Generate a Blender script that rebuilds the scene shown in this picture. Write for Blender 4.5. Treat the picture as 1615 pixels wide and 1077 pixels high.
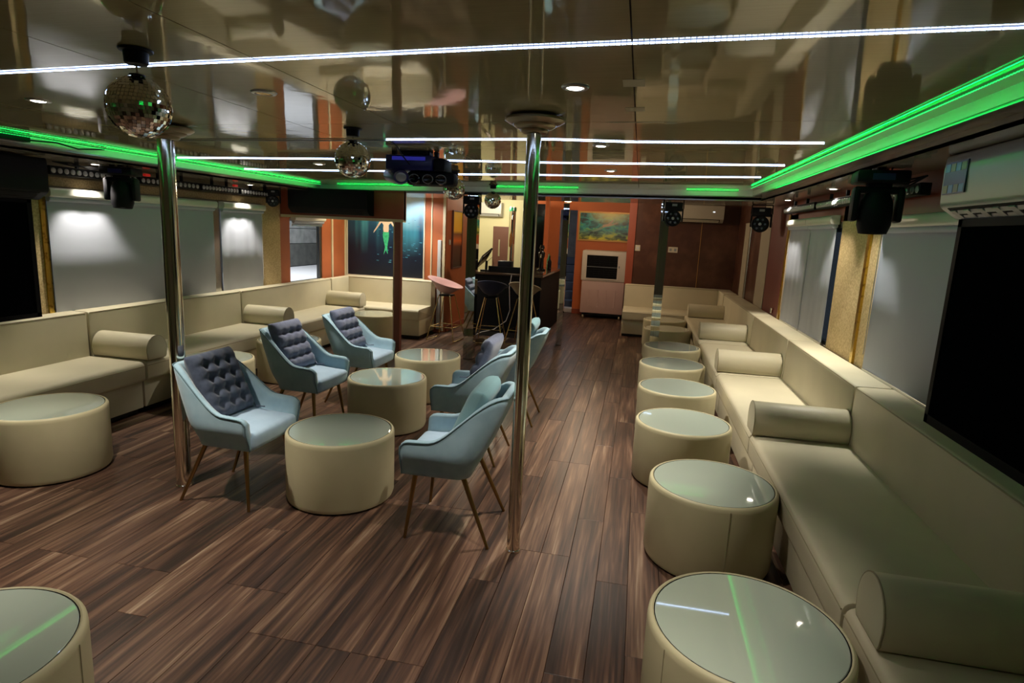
import bpy, bmesh, math, random
from mathutils import Matrix, Vector
random.seed(7)
S = bpy.context.scene
C = S.collection
PI = math.pi
for o in list(bpy.data.objects):
    bpy.data.objects.remove(o)

# ------------------------------------------------------------------ camera
R3 = [[0.9772386, 0.2069152, 0.0468058], [0.0826682, -0.168235, -0.9822744], [-0.1953731, 0.9637858, -0.1815111]]
cam_d = bpy.data.cameras.new('camera'); cam = bpy.data.objects.new('camera', cam_d); C.objects.link(cam)
cam_d.sensor_width = 36.0; cam_d.sensor_fit = 'HORIZONTAL'
cam_d.lens = 947.47 / 1615 * 36.0
cam_d.clip_start = 0.02; cam_d.clip_end = 200
r_, d_, f_ = [Vector(v) for v in R3]
M = Matrix((r_, -d_, -f_)).transposed().to_4x4(); M.translation = Vector((0, 0, 1.65))
cam.matrix_world = M
S.camera = cam

# ------------------------------------------------------------------ view, world
S.view_settings.view_transform = 'Standard'; S.view_settings.look = 'None'
S.view_settings.gamma = 1; S.view_settings.use_curve_mapping = False
S.view_settings.exposure = -0.9
W = bpy.data.worlds.new('evening'); S.world = W; W.use_nodes = True
W.node_tree.nodes['Background'].inputs[0].default_value = (0.30, 0.36, 0.45, 1)
W.node_tree.nodes['Background'].inputs[1].default_value = 0.12
SPOT_W = 110.0          # recessed ceiling downlights
SOFF_W = 30.0          # downlights in the side soffits
STRIP_E = 25.0         # white led strips
GREEN_E = 29.0         # green cove strips
LENS_E = 40.0
BACK_W = 105.0

# ------------------------------------------------------------------ materials
def mat(name, col, rough=.5, metal=0., spec=.5, coat=0., emit=None, es=0., noise=None, bump=None, alpha=None, sheen=0., trans=0., ior=1.5):
    m = bpy.data.materials.new(name); m.use_nodes = True
    nt = m.node_tree; b = nt.nodes['Principled BSDF']
    b.inputs['Base Color'].default_value = (*col, 1)
    b.inputs['Roughness'].default_value = rough; b.inputs['Metallic'].default_value = metal
    b.inputs['Specular IOR Level'].default_value = spec
    b.inputs['Coat Weight'].default_value = coat; b.inputs['Coat Roughness'].default_value = .03
    b.inputs['Sheen Weight'].default_value = sheen
    b.inputs['Transmission Weight'].default_value = trans; b.inputs['IOR'].default_value = ior
    if emit:
        b.inputs['Emission Color'].default_value = (*emit, 1); b.inputs['Emission Strength'].default_value = es
    L = nt.links
    if noise or bump:
        tc = nt.nodes.new('ShaderNodeTexCoord')
    if noise:   # (scale, colour2, stretch(xyz), lo, hi, detail)
        sc, c2, st, lo, hi, det = noise
        mp = nt.nodes.new('ShaderNodeMapping'); mp.inputs['Scale'].default_value = st
        L.new(tc.outputs['Object'], mp.inputs[0])
        n = nt.nodes.new('ShaderNodeTexNoise'); n.inputs['Scale'].default_value = sc; n.inputs['Detail'].default_value = det
        L.new(mp.outputs[0], n.inputs['Vector'])
        rp = nt.nodes.new('ShaderNodeValToRGB')
        rp.color_ramp.elements[0].position = lo; rp.color_ramp.elements[0].color = (*col, 1)
        rp.color_ramp.elements[1].position = hi; rp.color_ramp.elements[1].color = (*c2, 1)
        L.new(n.outputs[0], rp.inputs[0]); L.new(rp.outputs[0], b.inputs['Base Color'])
    if bump:    # (scale, strength, distance, stretch)
        sc, stg, dist, st = bump
        mp = nt.nodes.new('ShaderNodeMapping'); mp.inputs['Scale'].default_value = st
        L.new(tc.outputs['Object'], mp.inputs[0])
        n = nt.nodes.new('ShaderNodeTexNoise'); n.inputs['Scale'].default_value = sc; n.inputs['Detail'].default_value = 3
        L.new(mp.outputs[0], n.inputs['Vector'])
        bp_ = nt.nodes.new('ShaderNodeBump'); bp_.inputs['Strength'].default_value = stg; bp_.inputs['Distance'].default_value = dist
        L.new(n.outputs[0], bp_.inputs['Height']); L.new(bp_.outputs[0], b.inputs['Normal'])
    return m

U = (1, 1, 1)
m_leather = mat('cream leather', (.55, .50, .36), .48, spec=.32, noise=(3, (.61, .555, .40), U, .3, .7, 4), bump=(140, .12, .003, U))
m_drum = mat('cream drum leather', (.54, .485, .30), .45, spec=.35, noise=(4, (.60, .54, .345), U, .3, .7, 4), bump=(160, .1, .002, U))
m_piping = mat('piping', (.30, .26, .16), .5)
m_baseboard_dark = mat('black plinth', (.02, .018, .016), .6)
m_velvet = mat('pale blue velvet', (.30, .46, .56), .8, spec=.2, sheen=.3, noise=(14, (.37, .54, .63), U, .3, .7, 5), bump=(220, .12, .002, U))
m_velvet_seat = mat('pale blue seat velvet', (.39, .55, .71), .8, spec=.2, sheen=.35, noise=(18, (.45, .61, .77), U, .3, .7, 5))
m_welt = mat('welt', (.14, .23, .27), .8)
m_grey_dark = mat('charcoal cushion cotton', (.060, .075, .115), .85, spec=.15, sheen=.25, noise=(40, (.08, .10, .15), U, .3, .7, 4), bump=(300, .2, .002, U))
m_grey_cush = mat('grey cushion cotton', (.125, .145, .225), .85, spec=.15, sheen=.3, noise=(40, (.165, .19, .285), U, .3, .7, 4), bump=(300, .2, .002, U))
m_teal_cush = mat('pale teal cushion cotton', (.20, .36, .40), .85, spec=.15, sheen=.2, bump=(300, .2, .002, U))
m_brass_leg = mat('bronze leg', (.30, .20, .08), .32, metal=1.)
m_gold = mat('gold wire', (.75, .55, .25), .25, metal=1.)
m_chrome = mat('chrome tube', (.78, .74, .64), .11, metal=1.)
m_mirror = mat('mirror', (.80, .82, .80), .02, metal=1.)
m_mirror_dim = mat('mirror tile', (.85, .86, .80), .03, metal=1.)
m_glass_top = mat('pale glass table top', (.47, .54, .46), .03, spec=.7, coat=1.)
m_black = mat('black plastic', (.010, .010, .012), .5, spec=.12)
m_black_soft = mat('black matt', (.009, .009, .010), .7, spec=.1)
m_black_gloss = mat('black gloss', (.006, .006, .007), .08)
m_tv = mat('tv screen', (.0022, .0026, .0035), .6, spec=.0)
m_tvframe = mat('tv frame', (.007, .007, .009), .5, spec=.05)
m_navy_dev = mat('black blue fixture', (.012, .015, .11), .35)
m_lens = mat('grey lens', (.35, .36, .38), .08, spec=.8, coat=1.)
m_lens_dark = mat('dark lens', (.05, .05, .06), .05, spec=.9, coat=1.)
m_white_pl = mat('white plastic', (.50, .51, .52), .3)
m_ac = mat('shaded white plastic', (.31, .32, .33), .3)  # white plastic darkened, the shade on the unit is in the colour
m_grey_pl = mat('grey plastic', (.25, .26, .27), .4)
m_blind = mat('grey blind fabric', (.42, .45, .53), .85, spec=.15, bump=(260, .1, .002, U))
m_alum = mat('brushed aluminium', (.55, .55, .52), .3, metal=1.)
m_cassette = mat('blind cassette', (.60, .60, .55), .3, spec=.5)
m_cork = mat('cork wallpaper', (.42, .30, .13), .75, noise=(70, (.62, .47, .24), U, .35, .65, 6), bump=(120, .3, .004, U))
m_gold_trim = mat('gold edge trim', (.62, .42, .08), .28, metal=1., noise=(25, (.25, .14, .02), U, .55, .7, 4))
m_wall = mat('beige wall', (.32, .27, .19), .7)
m_orange = mat('terracotta wall', (.42, .115, .035), .55, noise=(2.5, (.36, .095, .03), U, .3, .7, 3))
m_orange_hot = mat('orange wall', (.60, .15, .04), .55)
m_redbrown = mat('red brown board', (.30, .062, .028), .5, noise=(3, (.26, .054, .025), U, .3, .7, 4))
m_marble = mat('brown marble board', (.07, .026, .014), .35, noise=(4, (.14, .06, .034), U, .45, .75, 8))
m_darkred = mat('dark red board', (.14, .022, .014), .45)
m_cream_trim = mat('cream trim', (.62, .52, .33), .5)
m_cream_wall = mat('cream wall', (.66, .63, .42), .7)
m_pole_red = mat('painted post', (.23, .075, .05), .4)
m_soffit = mat('soffit laminate', (.30, .28, .23), .12, spec=.6, coat=.2, bump=(3, .02, .02, U))
m_riser = mat('cove riser', (.80, .82, .78), .3)
m_cove = mat('cove reflection laminate', (.55, .55, .47), .12, spec=.6)  # paler than the ceiling, to imitate the lit riser mirrored in it
m_collar = mat('bronze collar', (.28, .21, .11), .3, metal=.6, spec=.6)
m_concrete = mat('quay concrete', (.30, .30, .29), .9, noise=(6, (.20, .20, .20), U, .35, .7, 6))
m_concrete_dk = mat('dark quay concrete', (.08, .08, .075), .8, noise=(6, (.12, .12, .11), U, .35, .7, 6))  # darker course along the foot of the quay wall
m_deck = mat('pale quay deck', (.55, .54, .56), .7)
m_step = mat('blue grey steps', (.10, .14, .22), .6)
m_bar = mat('black bar front', (.006, .006, .007), .6, spec=.15)
m_bartop = mat('bar top', (.06, .035, .022), .15, coat=.5)
m_pink = mat('pink velvet', (.50, .27, .25), .8, sheen=.3)
m_navy = mat('navy velvet', (.012, .022, .075), .75, sheen=.15)
m_cream_vel = mat('cream velvet', (.45, .37, .23), .8, sheen=.2)
m_cooler = mat('cooler white', (.78, .70, .60), .45)
m_cooler_pan = mat('cooler panel', (.62, .42, .38), .5)
m_frame_gold = mat('gilt frame', (.50, .27, .06), .4, metal=.3)
m_frame_white = mat('pale frame', (.62, .56, .44), .5)
m_skin = mat('painted skin', (.62, .46, .33), .6)
m_tail = mat('painted green tail', (.02, .34, .15), .6, noise=(30, (.05, .48, .22), U, .4, .6, 3))
m_hair = mat('painted hair', (.35, .16, .05), .6)
m_fish = mat('painted fish', (.05, .22, .32), .6)
m_cable_w = mat('white cable', (.55, .5, .48), .5)
m_brown_pan = mat('brown panel', (.14, .06, .05), .4)
m_switch = mat('switch plate', (.55, .50, .38), .4)
m_led_red = mat('red pilot light', (.6, .02, .02), .4, emit=(1, .03, .02), es=.3)
m_green_gl = mat('green bottle glass', (.01, .25, .12), .05, spec=.8, coat=1.)
def emis(name, col, s):
    m = bpy.data.materials.new(name); m.use_nodes = True; nt = m.node_tree
    for n in list(nt.nodes): nt.nodes.remove(n)
    e = nt.nodes.new('ShaderNodeEmission'); o = nt.nodes.new('ShaderNodeOutputMaterial')
    e.inputs[0].default_value = (*col, 1); e.inputs[1].default_value = s
    nt.links.new(e.outputs[0], o.inputs[0]); return m
m_lamp = emis('lamp glow', (1, .90, .74), LENS_E)
m_led = emis('white led', (.50, .66, 1), STRIP_E)
m_ribbon = emis('led ribbon', (.40, .52, 1), STRIP_E * .06)
m_gled = emis('green led', (.0, 1, .12), GREEN_E)
m_gled_far = emis('green led far', (.0, 1, .12), GREEN_E * .7)
m_gface = emis('green led face', (.02, 1, .15), 4.0)
m_led_pic = emis('warm picture lamp', (1, .65, .3), 20)
m_led_ac = emis('ac display', (.9, .95, 1), 2.5)

def floor_mat():
    m = bpy.data.materials.new('weathered oak planks'); m.use_nodes = True; nt = m.node_tree; L = nt.links
    b = nt.nodes['Principled BSDF']; N = nt.nodes.new
    tc = N('ShaderNodeTexCoord'); oi = N('ShaderNodeObjectInfo')
    cb = N('ShaderNodeCombineXYZ'); mu = N('ShaderNodeMath'); mu.operation = 'MULTIPLY'; mu.inputs[1].default_value = 57.
    L.new(oi.outputs['Random'], mu.inputs[0]); L.new(mu.outputs[0], cb.inputs[0]); L.new(mu.outputs[0], cb.inputs[1])
    ad = N('ShaderNodeVectorMath'); ad.operation = 'ADD'; L.new(tc.outputs['Object'], ad.inputs[0]); L.new(cb.outputs[0], ad.inputs[1])
    def nz(sx, sy, sc, det, dist=0.):
        mp = N('ShaderNodeMapping'); mp.inputs['Scale'].default_value = (sx, sy, 1); L.new(ad.outputs[0], mp.inputs[0])
        n = N('ShaderNodeTexNoise'); n.inputs['Scale'].default_value = sc; n.inputs['Detail'].default_value = det; n.inputs['Distortion'].default_value = dist
        L.new(mp.outputs[0], n.inputs['Vector']); return n
    n1 = nz(16, .9, 1, 4, .6); n2 = nz(70, 2.2, 1, 5, .3)
    mx = N('ShaderNodeMath'); mx.operation = 'MULTIPLY_ADD'; mx.inputs[1].default_value = .38; L.new(n2.outputs[0], mx.inputs[0]); 
    m2 = N('ShaderNodeMath'); m2.operation = 'MULTIPLY_ADD'; m2.inputs[1].default_value = .62; m2.inputs[2].default_value = 0; L.new(n1.outputs[0], m2.inputs[0]); L.new(m2.outputs[0], mx.inputs[2])
    m3 = N('ShaderNodeMath'); m3.operation = 'MULTIPLY_ADD'; m3.inputs[1].default_value = .10; L.new(oi.outputs['Random'], m3.inputs[0]); L.new(mx.outputs[0], m3.inputs[2])
    rp = N('ShaderNodeValToRGB'); cr = rp.color_ramp
    cols = [(.32, (.016, .010, .008)), (.46, (.038, .022, .017)), (.56, (.086, .044, .029)), (.65, (.16, .091, .058)), (.75, (.33, .235, .16))]
    cr.elements[0].position, cr.elements[0].color = cols[0][0], (*cols[0][1], 1)
    cr.elements[1].position, cr.elements[1].color = cols[-1][0], (*cols[-1][1], 1)
    for p, c in cols[1:-1]:
        e = cr.elements.new(p); e.color = (*c, 1)
    L.new(m3.outputs[0], rp.inputs[0]); L.new(rp.outputs[0], b.inputs['Base Color'])
    b.inputs['Roughness'].default_value = .36; b.inputs['Specular IOR Level'].default_value = .35
    bp_ = N('ShaderNodeBump'); bp_.inputs['Strength'].default_value = .15; bp_.inputs['Distance'].default_value = .004
    L.new(n2.outputs[0], bp_.inputs['Height']); L.new(bp_.outputs[0], b.inputs['Normal'])
    return m
m_floor = floor_mat()

def ceiling_mat():
    m = mat('glossy bronze laminate ceiling', (.16, .138, .082), .045, spec=.5, bump=(2.2, .05, .03, (1, 1, 1)))
    nt = m.node_tree; b = nt.nodes['Principled BSDF']
    b.inputs['IOR'].default_value = 1.9
    tc = nt.nodes.new('ShaderNodeTexCoord'); mp = nt.nodes.new('ShaderNodeMapping'); mp.inputs['Scale'].default_value = (2, 60, 1)
    n = nt.nodes.new('ShaderNodeTexNoise'); n.inputs['Scale'].default_value = 3
    rp = nt.nodes.new('ShaderNodeValToRGB'); rp.color_ramp.elements[0].color = (.37, .345, .185, 1); rp.color_ramp.elements[1].color = (.47, .44, .25, 1)
    nt.links.new(tc.outputs['Object'], mp.inputs[0]); nt.links.new(mp.outputs[0], n.inputs['Vector'])
    nt.links.new(n.outputs[0], rp.inputs[0]); nt.links.new(rp.outputs[0], b.inputs['Base Color'])
    return m
m_ceil = ceiling_mat()

# ------------------------------------------------------------------ helpers
def box(bm, x0, x1, y0, y1, z0, z1, bev=0, seg=2):
    r = bmesh.ops.create_cube(bm, size=1)
    vs = r['verts']
    for v in vs:
        v.co = Vector((x0 + (v.co.x + .5) * (x1 - x0), y0 + (v.co.y + .5) * (y1 - y0), z0 + (v.co.z + .5) * (z1 - z0)))
    if bev:
        es = list({e for v in vs for e in v.link_edges})
        bmesh.ops.bevel(bm, geom=es, offset=bev, segments=seg, profile=.5, affect='EDGES')
def obox(bm, M, sx, sy, sz, bev=0):
    t = bmesh.new(); box(t, -sx/2, sx/2, -sy/2, sy/2, -sz/2, sz/2, bev)
    me = bpy.data.meshes.new('t'); t.to_mesh(me); t.free(); me.transform(M); bm.from_mesh(me); bpy.data.meshes.remove(me)
def lathe(bm, prof, n=32, at=(0, 0, 0), M=None):
    rings = []
    for r, z in prof:
        if r < 1e-6:
            v = Vector((0, 0, z)); ring = [v]
        else:
            ring = [Vector((r*math.cos(2*PI*i/n), r*math.sin(2*PI*i/n), z)) for i in range(n)]
        rings.append([bm.verts.new((M @ p if M else p + Vector(at))) for p in ring])
    for a, b in zip(rings, rings[1:]):
        for i in range(n):
            j = (i + 1) % n
            try:
                if len(a) == 1 and len(b) == 1: continue
                if len(a) == 1: bm.faces.new((a[0], b[j], b[i]))
                elif len(b) == 1: bm.faces.new((a[i], a[j], b[0]))
                else: bm.faces.new((a[i], a[j], b[j], b[i]))
            except ValueError: pass
def tube(bm, pts, r, n=8, r2=None, closed=False):
    pts = [Vector(p) for p in pts]; m = len(pts); rings = []
    up0 = None
    for i, p in enumerate(pts):
        if closed: t = pts[(i+1) % m] - pts[i-1]
        else: t = pts[min(i+1, m-1)] - pts[max(i-1, 0)]
        t.normalize()
        if up0 is None:
            up0 = Vector((0, 0, 1)) if abs(t.z) < .9 else Vector((1, 0, 0))
        a = t.cross(up0)
        if a.length < 1e-4: a = t.cross(Vector((0, 1, 0)))
        a.normalize(); b = a.cross(t); up0 = b
        rr = r if r2 is None else r + (r2 - r) * i / (m - 1)
        rings.append([bm.verts.new(p + rr*(math.cos(2*PI*k/n)*a + math.sin(2*PI*k/n)*b)) for k in range(n)])
    prs = list(zip(rings, rings[1:])) + ([(rings[-1], rings[0])] if closed else [])
    for a, b in prs:
        for k in range(n):
            bm.faces.new((a[k], a[(k+1) % n], b[(k+1) % n], b[k]))
    if not closed:
        bm.faces.new(rings[0][::-1]); bm.faces.new(rings[-1])
def prism(bm, poly, axis, a0, a1):
    """extrude a 2D polygon along axis (0: poly=(y,z), 1: poly=(x,z), 2: poly=(x,y))"""
    def mk(p, a):
        return {0: (a, p[0], p[1]), 1: (p[0], a, p[1]), 2: (p[0], p[1], a)}[axis]
    A = [bm.verts.new(mk(p, a0)) for p in poly]; B = [bm.verts.new(mk(p, a1)) for p in poly]
    n = len(poly)
    fs = [bm.faces.new(A), bm.faces.new(B[::-1])]
    for i in range(n): fs.append(bm.faces.new((A[i], B[i], B[(i+1) % n], A[(i+1) % n])))
    bmesh.ops.recalc_face_normals(bm, faces=fs)
def obj(name, bm, m, parent=None, smooth=False, loc=(0, 0, 0), rot=None):
    me = bpy.data.meshes.new(name)
    bmesh.ops.recalc_face_normals(bm, faces=bm.faces[:])
    bm.to_mesh(me); bm.free()
    me.materials.append(m)
    if smooth:
        for p in me.polygons: p.use_smooth = True
        if smooth != 'all':
            try: me.set_sharp_from_angle(angle=math.radians(40))
            except Exception: pass
    o = bpy.data.objects.new(name, me); C.objects.link(o); o.location = loc
    if rot: o.rotation_euler = rot
    if parent: o.parent = parent
    return o
def NB(): return bmesh.new()
def bx(name, m, parent, *a, bev=0, smooth=False):
    b = NB(); box(b, *a, bev=bev); return obj(name, b, m, parent, smooth)
def tag(o, label, cat, group=None, kind=None):
    o['label'] = label; o['category'] = cat
    if group: o['group'] = group
    if kind: o['kind'] = kind
    return o
def thing(name, label, cat, loc=(0, 0, 0), rz=0, group=None):
    o = bpy.data.objects.new(name, None); C.objects.link(o); o.empty_display_size = .1
    o.location = loc; o.rotation_euler = (0, 0, rz)
    return tag(o, label, cat, group)
def struct(name, bm, m, parent=None, smooth=False):
    o = obj(name, bm, m, parent, smooth)
    if parent is None: o['kind'] = 'structure'
    return o
def dup(root, loc, rz, label, group=None, mats=None):
    r = root.copy(); C.objects.link(r); r.location = loc; r.rotation_euler = (0, 0, rz); r['label'] = label
    if group: r['group'] = group
    for ch in list(root.children):
        c = ch.copy(); C.objects.link(c); c.parent = r
        for g in list(ch.children):
            d = g.copy(); C.objects.link(d); d.parent = c
    return r
def stuff(o): o['kind'] = 'stuff'; return o

def zc(x): return 2.2 + .0165 * (x - 1.16)     # the deckhead falls slightly to port
XL, XR = -4.65, 1.62
YF = -1.3

# ================================================================== SETTING
# ---- floor
b = NB(); box(b, XL - .1, XR + .1, YF, 13.2, -.12, -.012)
floor = struct('floor', b, m_floor)
PW, PL = .15, 1.3
def plank_mesh(w, l):
    b = NB(); c = .0014; g = .0007
    x0, x1, y0, y1 = -w/2 + g, w/2 - g, -l/2 + g, l/2 - g
    v = [b.verts.new(p) for p in [(x0, y0, -.0125), (x1, y0, -.0125), (x1, y1, -.0125), (x0, y1, -.0125),
                                  (x0, y0, -c), (x1, y0, -c), (x1, y1, -c), (x0, y1, -c),
                                  (x0 + c, y0 + c, 0), (x1 - c, y0 + c, 0), (x1 - c, y1 - c, 0), (x0 + c, y1 - c, 0)]]
    b.faces.new(v[8:12])
    for i in range(4):
        j = (i + 1) % 4
        b.faces.new((v[i], v[j], v[4+j], v[4+i])); b.faces.new((v[4+i], v[4+j], v[8+j], v[8+i]))
    bmesh.ops.recalc_face_normals(b, faces=b.faces[:])
    me = bpy.data.meshes.new('plank'); b.to_mesh(me); b.free(); me.materials.append(m_floor); return me
pm = {}
def plank(x, y0, y1):
    l = round(y1 - y0, 3)
    if l < .05: return
    if l not in pm: pm[l] = plank_mesh(PW, l)
    o = bpy.data.objects.new('plank', pm[l]); C.objects.link(o); o.parent = floor; o.location = (x, (y0 + y1) / 2, 0)
npl = 0
offs = [0.0, .62, .3, .95, .45, 1.1, .18, .8]
k = 0; run = 0; off = 0
for i in range(32):
    x = -3.975 + PW * i + PW / 2
    if run == 0:
        run = random.choice([1, 1, 1, 2]); off = random.choice([v for v in offs if abs(v - off) > .2])
        if -1.6 < x < -.72: run, off = 5, .27
    run -= 1
    ymin = 1.0 if x < -3.0 else .9
    ymax = 8.3 if x < -3.0 else (9.1 if x < -1.45 else (12.6 if x < -.25 else 10.1))
    y = ymin - off
    while y < ymax:
        a, c = max(y, ymin), min(y + PL, ymax)
        if c - a > .04:
            plank(x, a, c); npl += 1
        y += PL
print('planks', npl)

# ---- ceiling: tilted panels with open joints
b = NB()
def tilt_slab(bm, x0, x1, y0, y1, zt, th, zf=zc, ins=0, cham=0):
    P = []
    for x, y in ((x0 + ins, y0 + ins), (x1 - ins, y0 + ins), (x1 - ins, y1 - ins), (x0 + ins, y1 - ins)):
        P.append((x, y, zf(x) + zt))
    lo = [bm.verts.new(p) for p in P]; hi = [bm.verts.new((p[0], p[1], p[2] + th)) for p in P]
    fs = [bm.faces.new(lo[::-1]), bm.faces.new(hi)]
    for i in range(4):
        j = (i + 1) % 4; fs.append(bm.faces.new((lo[i], lo[j], hi[j], hi[i])))
    bmesh.ops.recalc_face_normals(bm, faces=fs)
tilt_slab(b, XL - .1, XR + .1, YF, 13.2, .16, .05)
ceil = struct('ceiling', b, m_soffit)
m_joint = mat('joint backing', (.02, .016, .01), .7)
b = NB(); tilt_slab(b, -4.06, 1.2, YF, 7.3, .012, .004); obj('joint_backing', b, m_joint, ceil)
for xa, xb in ((1.062, 1.165), (-4.04, -3.945)):  # pale strips standing in for the riser's bright reflection in the ceiling
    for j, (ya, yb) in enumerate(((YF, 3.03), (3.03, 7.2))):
        b = NB(); tilt_slab(b, xa, xb, ya, yb, 0, .011, ins=.001); obj('cove_reflection_panel', b, m_cove, ceil)
b = NB(); tilt_slab(b, -3.945, 1.062, 7.1, 7.2, 0, .011, ins=.001); obj('cove_reflection_panel', b, m_cove, ceil)
xs = [-3.945, -3.04, -1.835, -1.278, -.069, 1.062]
ys = [YF, .6, 3.03, 5.45, 7.1]
for i in range(len(xs) - 1):
    for j in range(len(ys) - 1):
        b = NB(); tilt_slab(b, xs[i], xs[i+1], ys[j], ys[j+1], 0, .011, ins=.0022)
        obj('ceiling_panel', b, m_ceil, ceil)

# ---- soffits round the raised ceiling
zr = 2.10; zl = 2.03
def zs(x): return zl + (zr - zl) * (x - XL) / (XR - XL)
b = NB(); box(b, 1.165, 1.185, YF, 7.2, 2.148, 2.205); struct('trim_1', b, m_riser)
b = NB(); box(b, 1.165, 1.27, YF, 7.2, 2.138, 2.150); box(b, 1.262, 1.274, YF, 7.2, zr, 2.15); box(b, 1.262, XR, YF, 8.3, zr, zr + .015); struct('trim_2', b, m_soffit)
b = NB(); box(b, -4.06, -4.04, YF, 7.2, 2.06, 2.12); struct('trim_3', b, m_riser)
b = NB(); box(b, -4.14, -4.04, YF, 7.2, 2.052, 2.062); box(b, -4.148, -4.136, YF, 7.2, zl, 2.062); box(b, XL, -4.136, YF, 8.3, zl, zl + .015); struct('trim_4', b, m_soffit)
b = NB(); tilt_slab(b, -4.05, 1.17, 7.2, 7.22, -.058, .06); struct('trim_5', b, m_riser)
b = NB(); tilt_slab(b, -4.14, 1.27, 7.2, 7.32, -.066, .01); tilt_slab(b, -4.2, 1.3, 7.31, 8.3, 0, .015, zf=zs); tilt_slab(b, XL, XR, 8.28, 8.3, 0, .3, zf=zs); struct('trim_6', b, m_soffit)

# ---- walls
b = NB()
box(b, XL - .08, XL, YF, 9.05, -.02, .78); box(b, XL - .08, XL, YF, 9.05, 1.80, 2.4)
box(b, XL - .08, XL, YF, 3.98, .78, 1.80); box(b, XL - .08, XL, 5.93, 6.06, .78, 1.80); box(b, XL - .08, XL, 6.80, 7.44, .78, 1.80); box(b, XL - .08, XL, 8.29, 9.05, .78, 1.80)
wl = struct('wall_left', b, m_wall)
bx('wall_panel', m_cork, wl, XL, XL + .012, 3.60, 3.965, .78, 2.02)
bx('gold_trim', m_gold_trim, wl, XL, XL + .024, 3.955, 4.004, .78, 1.80)
bx('wall_panel', m_cork, wl, XL, XL + .012, 6.815, 7.22, .78, 2.02)
bx('wall_panel', m_orange, wl, XL, XL + .012, 7.22, 7.44, .5, 1.72)
bx('wall_panel', m_orange, wl, XL, XL + .012, 8.29, 9.05, .5, 2.3)
bx('wall_panel', m_orange, wl, XL, XL + .012, 7.44, 8.29, 1.67, 2.3)
bx('mullion', m_alum, wl, XL, XL + .022, 5.925, 6.03, .78, 1.80, bev=.004)
bx('gold_trim', m_gold_trim, wl, XL, XL + .02, 6.80, 6.82, .78, 1.80)
bx('wall_trim', m_cream_trim, wl, XL + .01, XL + .03, 8.56, 8.60, .8, 2.0)
bx('wall_trim', m_cream_trim, wl, XL + .01, XL + .03, 8.99, 9.03, .8, 2.0)
bx('light_bar_shelf', m_cork, wl, XL, XL + .02, YF, 7.2, 1.83, 1.90)

b = NB()
box(b, XR, XR + .08, YF, 10.9, -.02, .80); box(b, XR, XR + .08, YF, 10.9, 1.80, 2.4)
box(b, XR, XR + .08, YF, 2.2, .80, 1.80); box(b, XR, XR + .08, 4.55, 5.48, .80, 1.80); box(b, XR, XR + .08, 7.12, 10.9, .80, 1.80)
wr = struct('wall_right', b, m_wall)
bx('wall_panel', m_cork, wr, XR - .012, XR, 4.80, 5.46, .80, 1.98)
bx('gold_trim', m_gold_trim, wr, XR - .03, XR, 4.76, 4.81, .80, 1.98)
bx('wall_panel', m_cork, wr, XR - .012, XR, 4.50, 4.77, .80, 1.78)
bx('wall_panel', m_cork, wr, XR - .012, XR, 6.95, 7.26, .80, 1.96)
bx('gold_trim', m_gold_trim, wr, XR - .025, XR, 7.25, 7.32, .80, 1.96)
bx('wall_panel', m_darkred, wr, XR - .012, XR, 7.31, 8.25, .5, 2.1)
bx('wall_panel', m_wall, wr, XR - .018, XR, 8.25, 8.85, .5, 1.9)
bx('wall_panel', m_marble, wr, XR - .012, XR, 8.85, 10.9, .5, 2.3)
bx('wall_panel', m_redbrown, wr, XR - .012, XR, 2.0, 7.25, 1.85, 2.1)
bx('wall_panel', m_wall, wr, XR - .024, XR, 9.75, 10.15, .8, 1.93)

b = NB(); box(b, XL - .08, -2.95, 9.05, 9.12, -.02, 2.45); wb = struct('wall_back', b, m_orange)
bx('trunking', m_white_pl, wb, -3.075, -3.02, 9.005, 9.05, .05, 1.45, bev=.004)
bx('corner_trim', m_cream_trim, wb, -3.005, -2.965, 9.03, 9.05, .02, 2.3)
bx('corner_trim', m_cream_trim, wb, -3.20, -3.18, 9.035, 9.05, .84, 2.3)
b = NB(); box(b, -3.02, -2.95, 9.12, 11.0, -.02, 2.45); ws = struct('wall_side', b, m_orange)
bx('skirting', m_redbrown, ws, -2.95, -2.93, 9.1, 11.0, 0, .09)
b = NB(); box(b, -4.2, -2.28, 12.6, 12.66, -.02, 2.45); box(b, -4.26, -4.2, 11.0, 12.66, -.02, 2.45); box(b, -4.2, -3.02, 10.94, 11.0, -.02, 2.45); struct('wall_bar', b, m_cream_wall)
b = NB(); box(b, -2.28, -1.66, 12.6, 12.66, -.02, 2.45); box(b, -1.30, -.15, 12.55, 12.66, -.02, 2.45); box(b, -1.66, -1.30, 12.6, 12.66, 2.12, 2.45)
wo = struct('wall_stern', b, m_orange_hot)
bx('skirting', m_redbrown, wo, -1.30, -.2, 12.53, 12.55, 0, .10)
b = NB(); box(b, -.215, XR + .08, 10.9, 10.98, -.02, 2.45); box(b, -.215, -.155, 10.98, 12.6, -.02, 2.45)
wk = struct('wall_stern_right', b, m_marble)
bx('board_edge', m_redbrown, wk, -.225, -.10, 10.88, 10.9, .8, 2.4)
for xx in (.33, 1.00): bx('board_joint', m_frame_gold, wk, xx, xx + .008, 10.894, 10.9, .8, 2.3)
b = NB(); box(b, XL - .1, XR + .1, YF - .06, YF, -.02, 2.45); struct('wall_front', b, m_wall)

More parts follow.
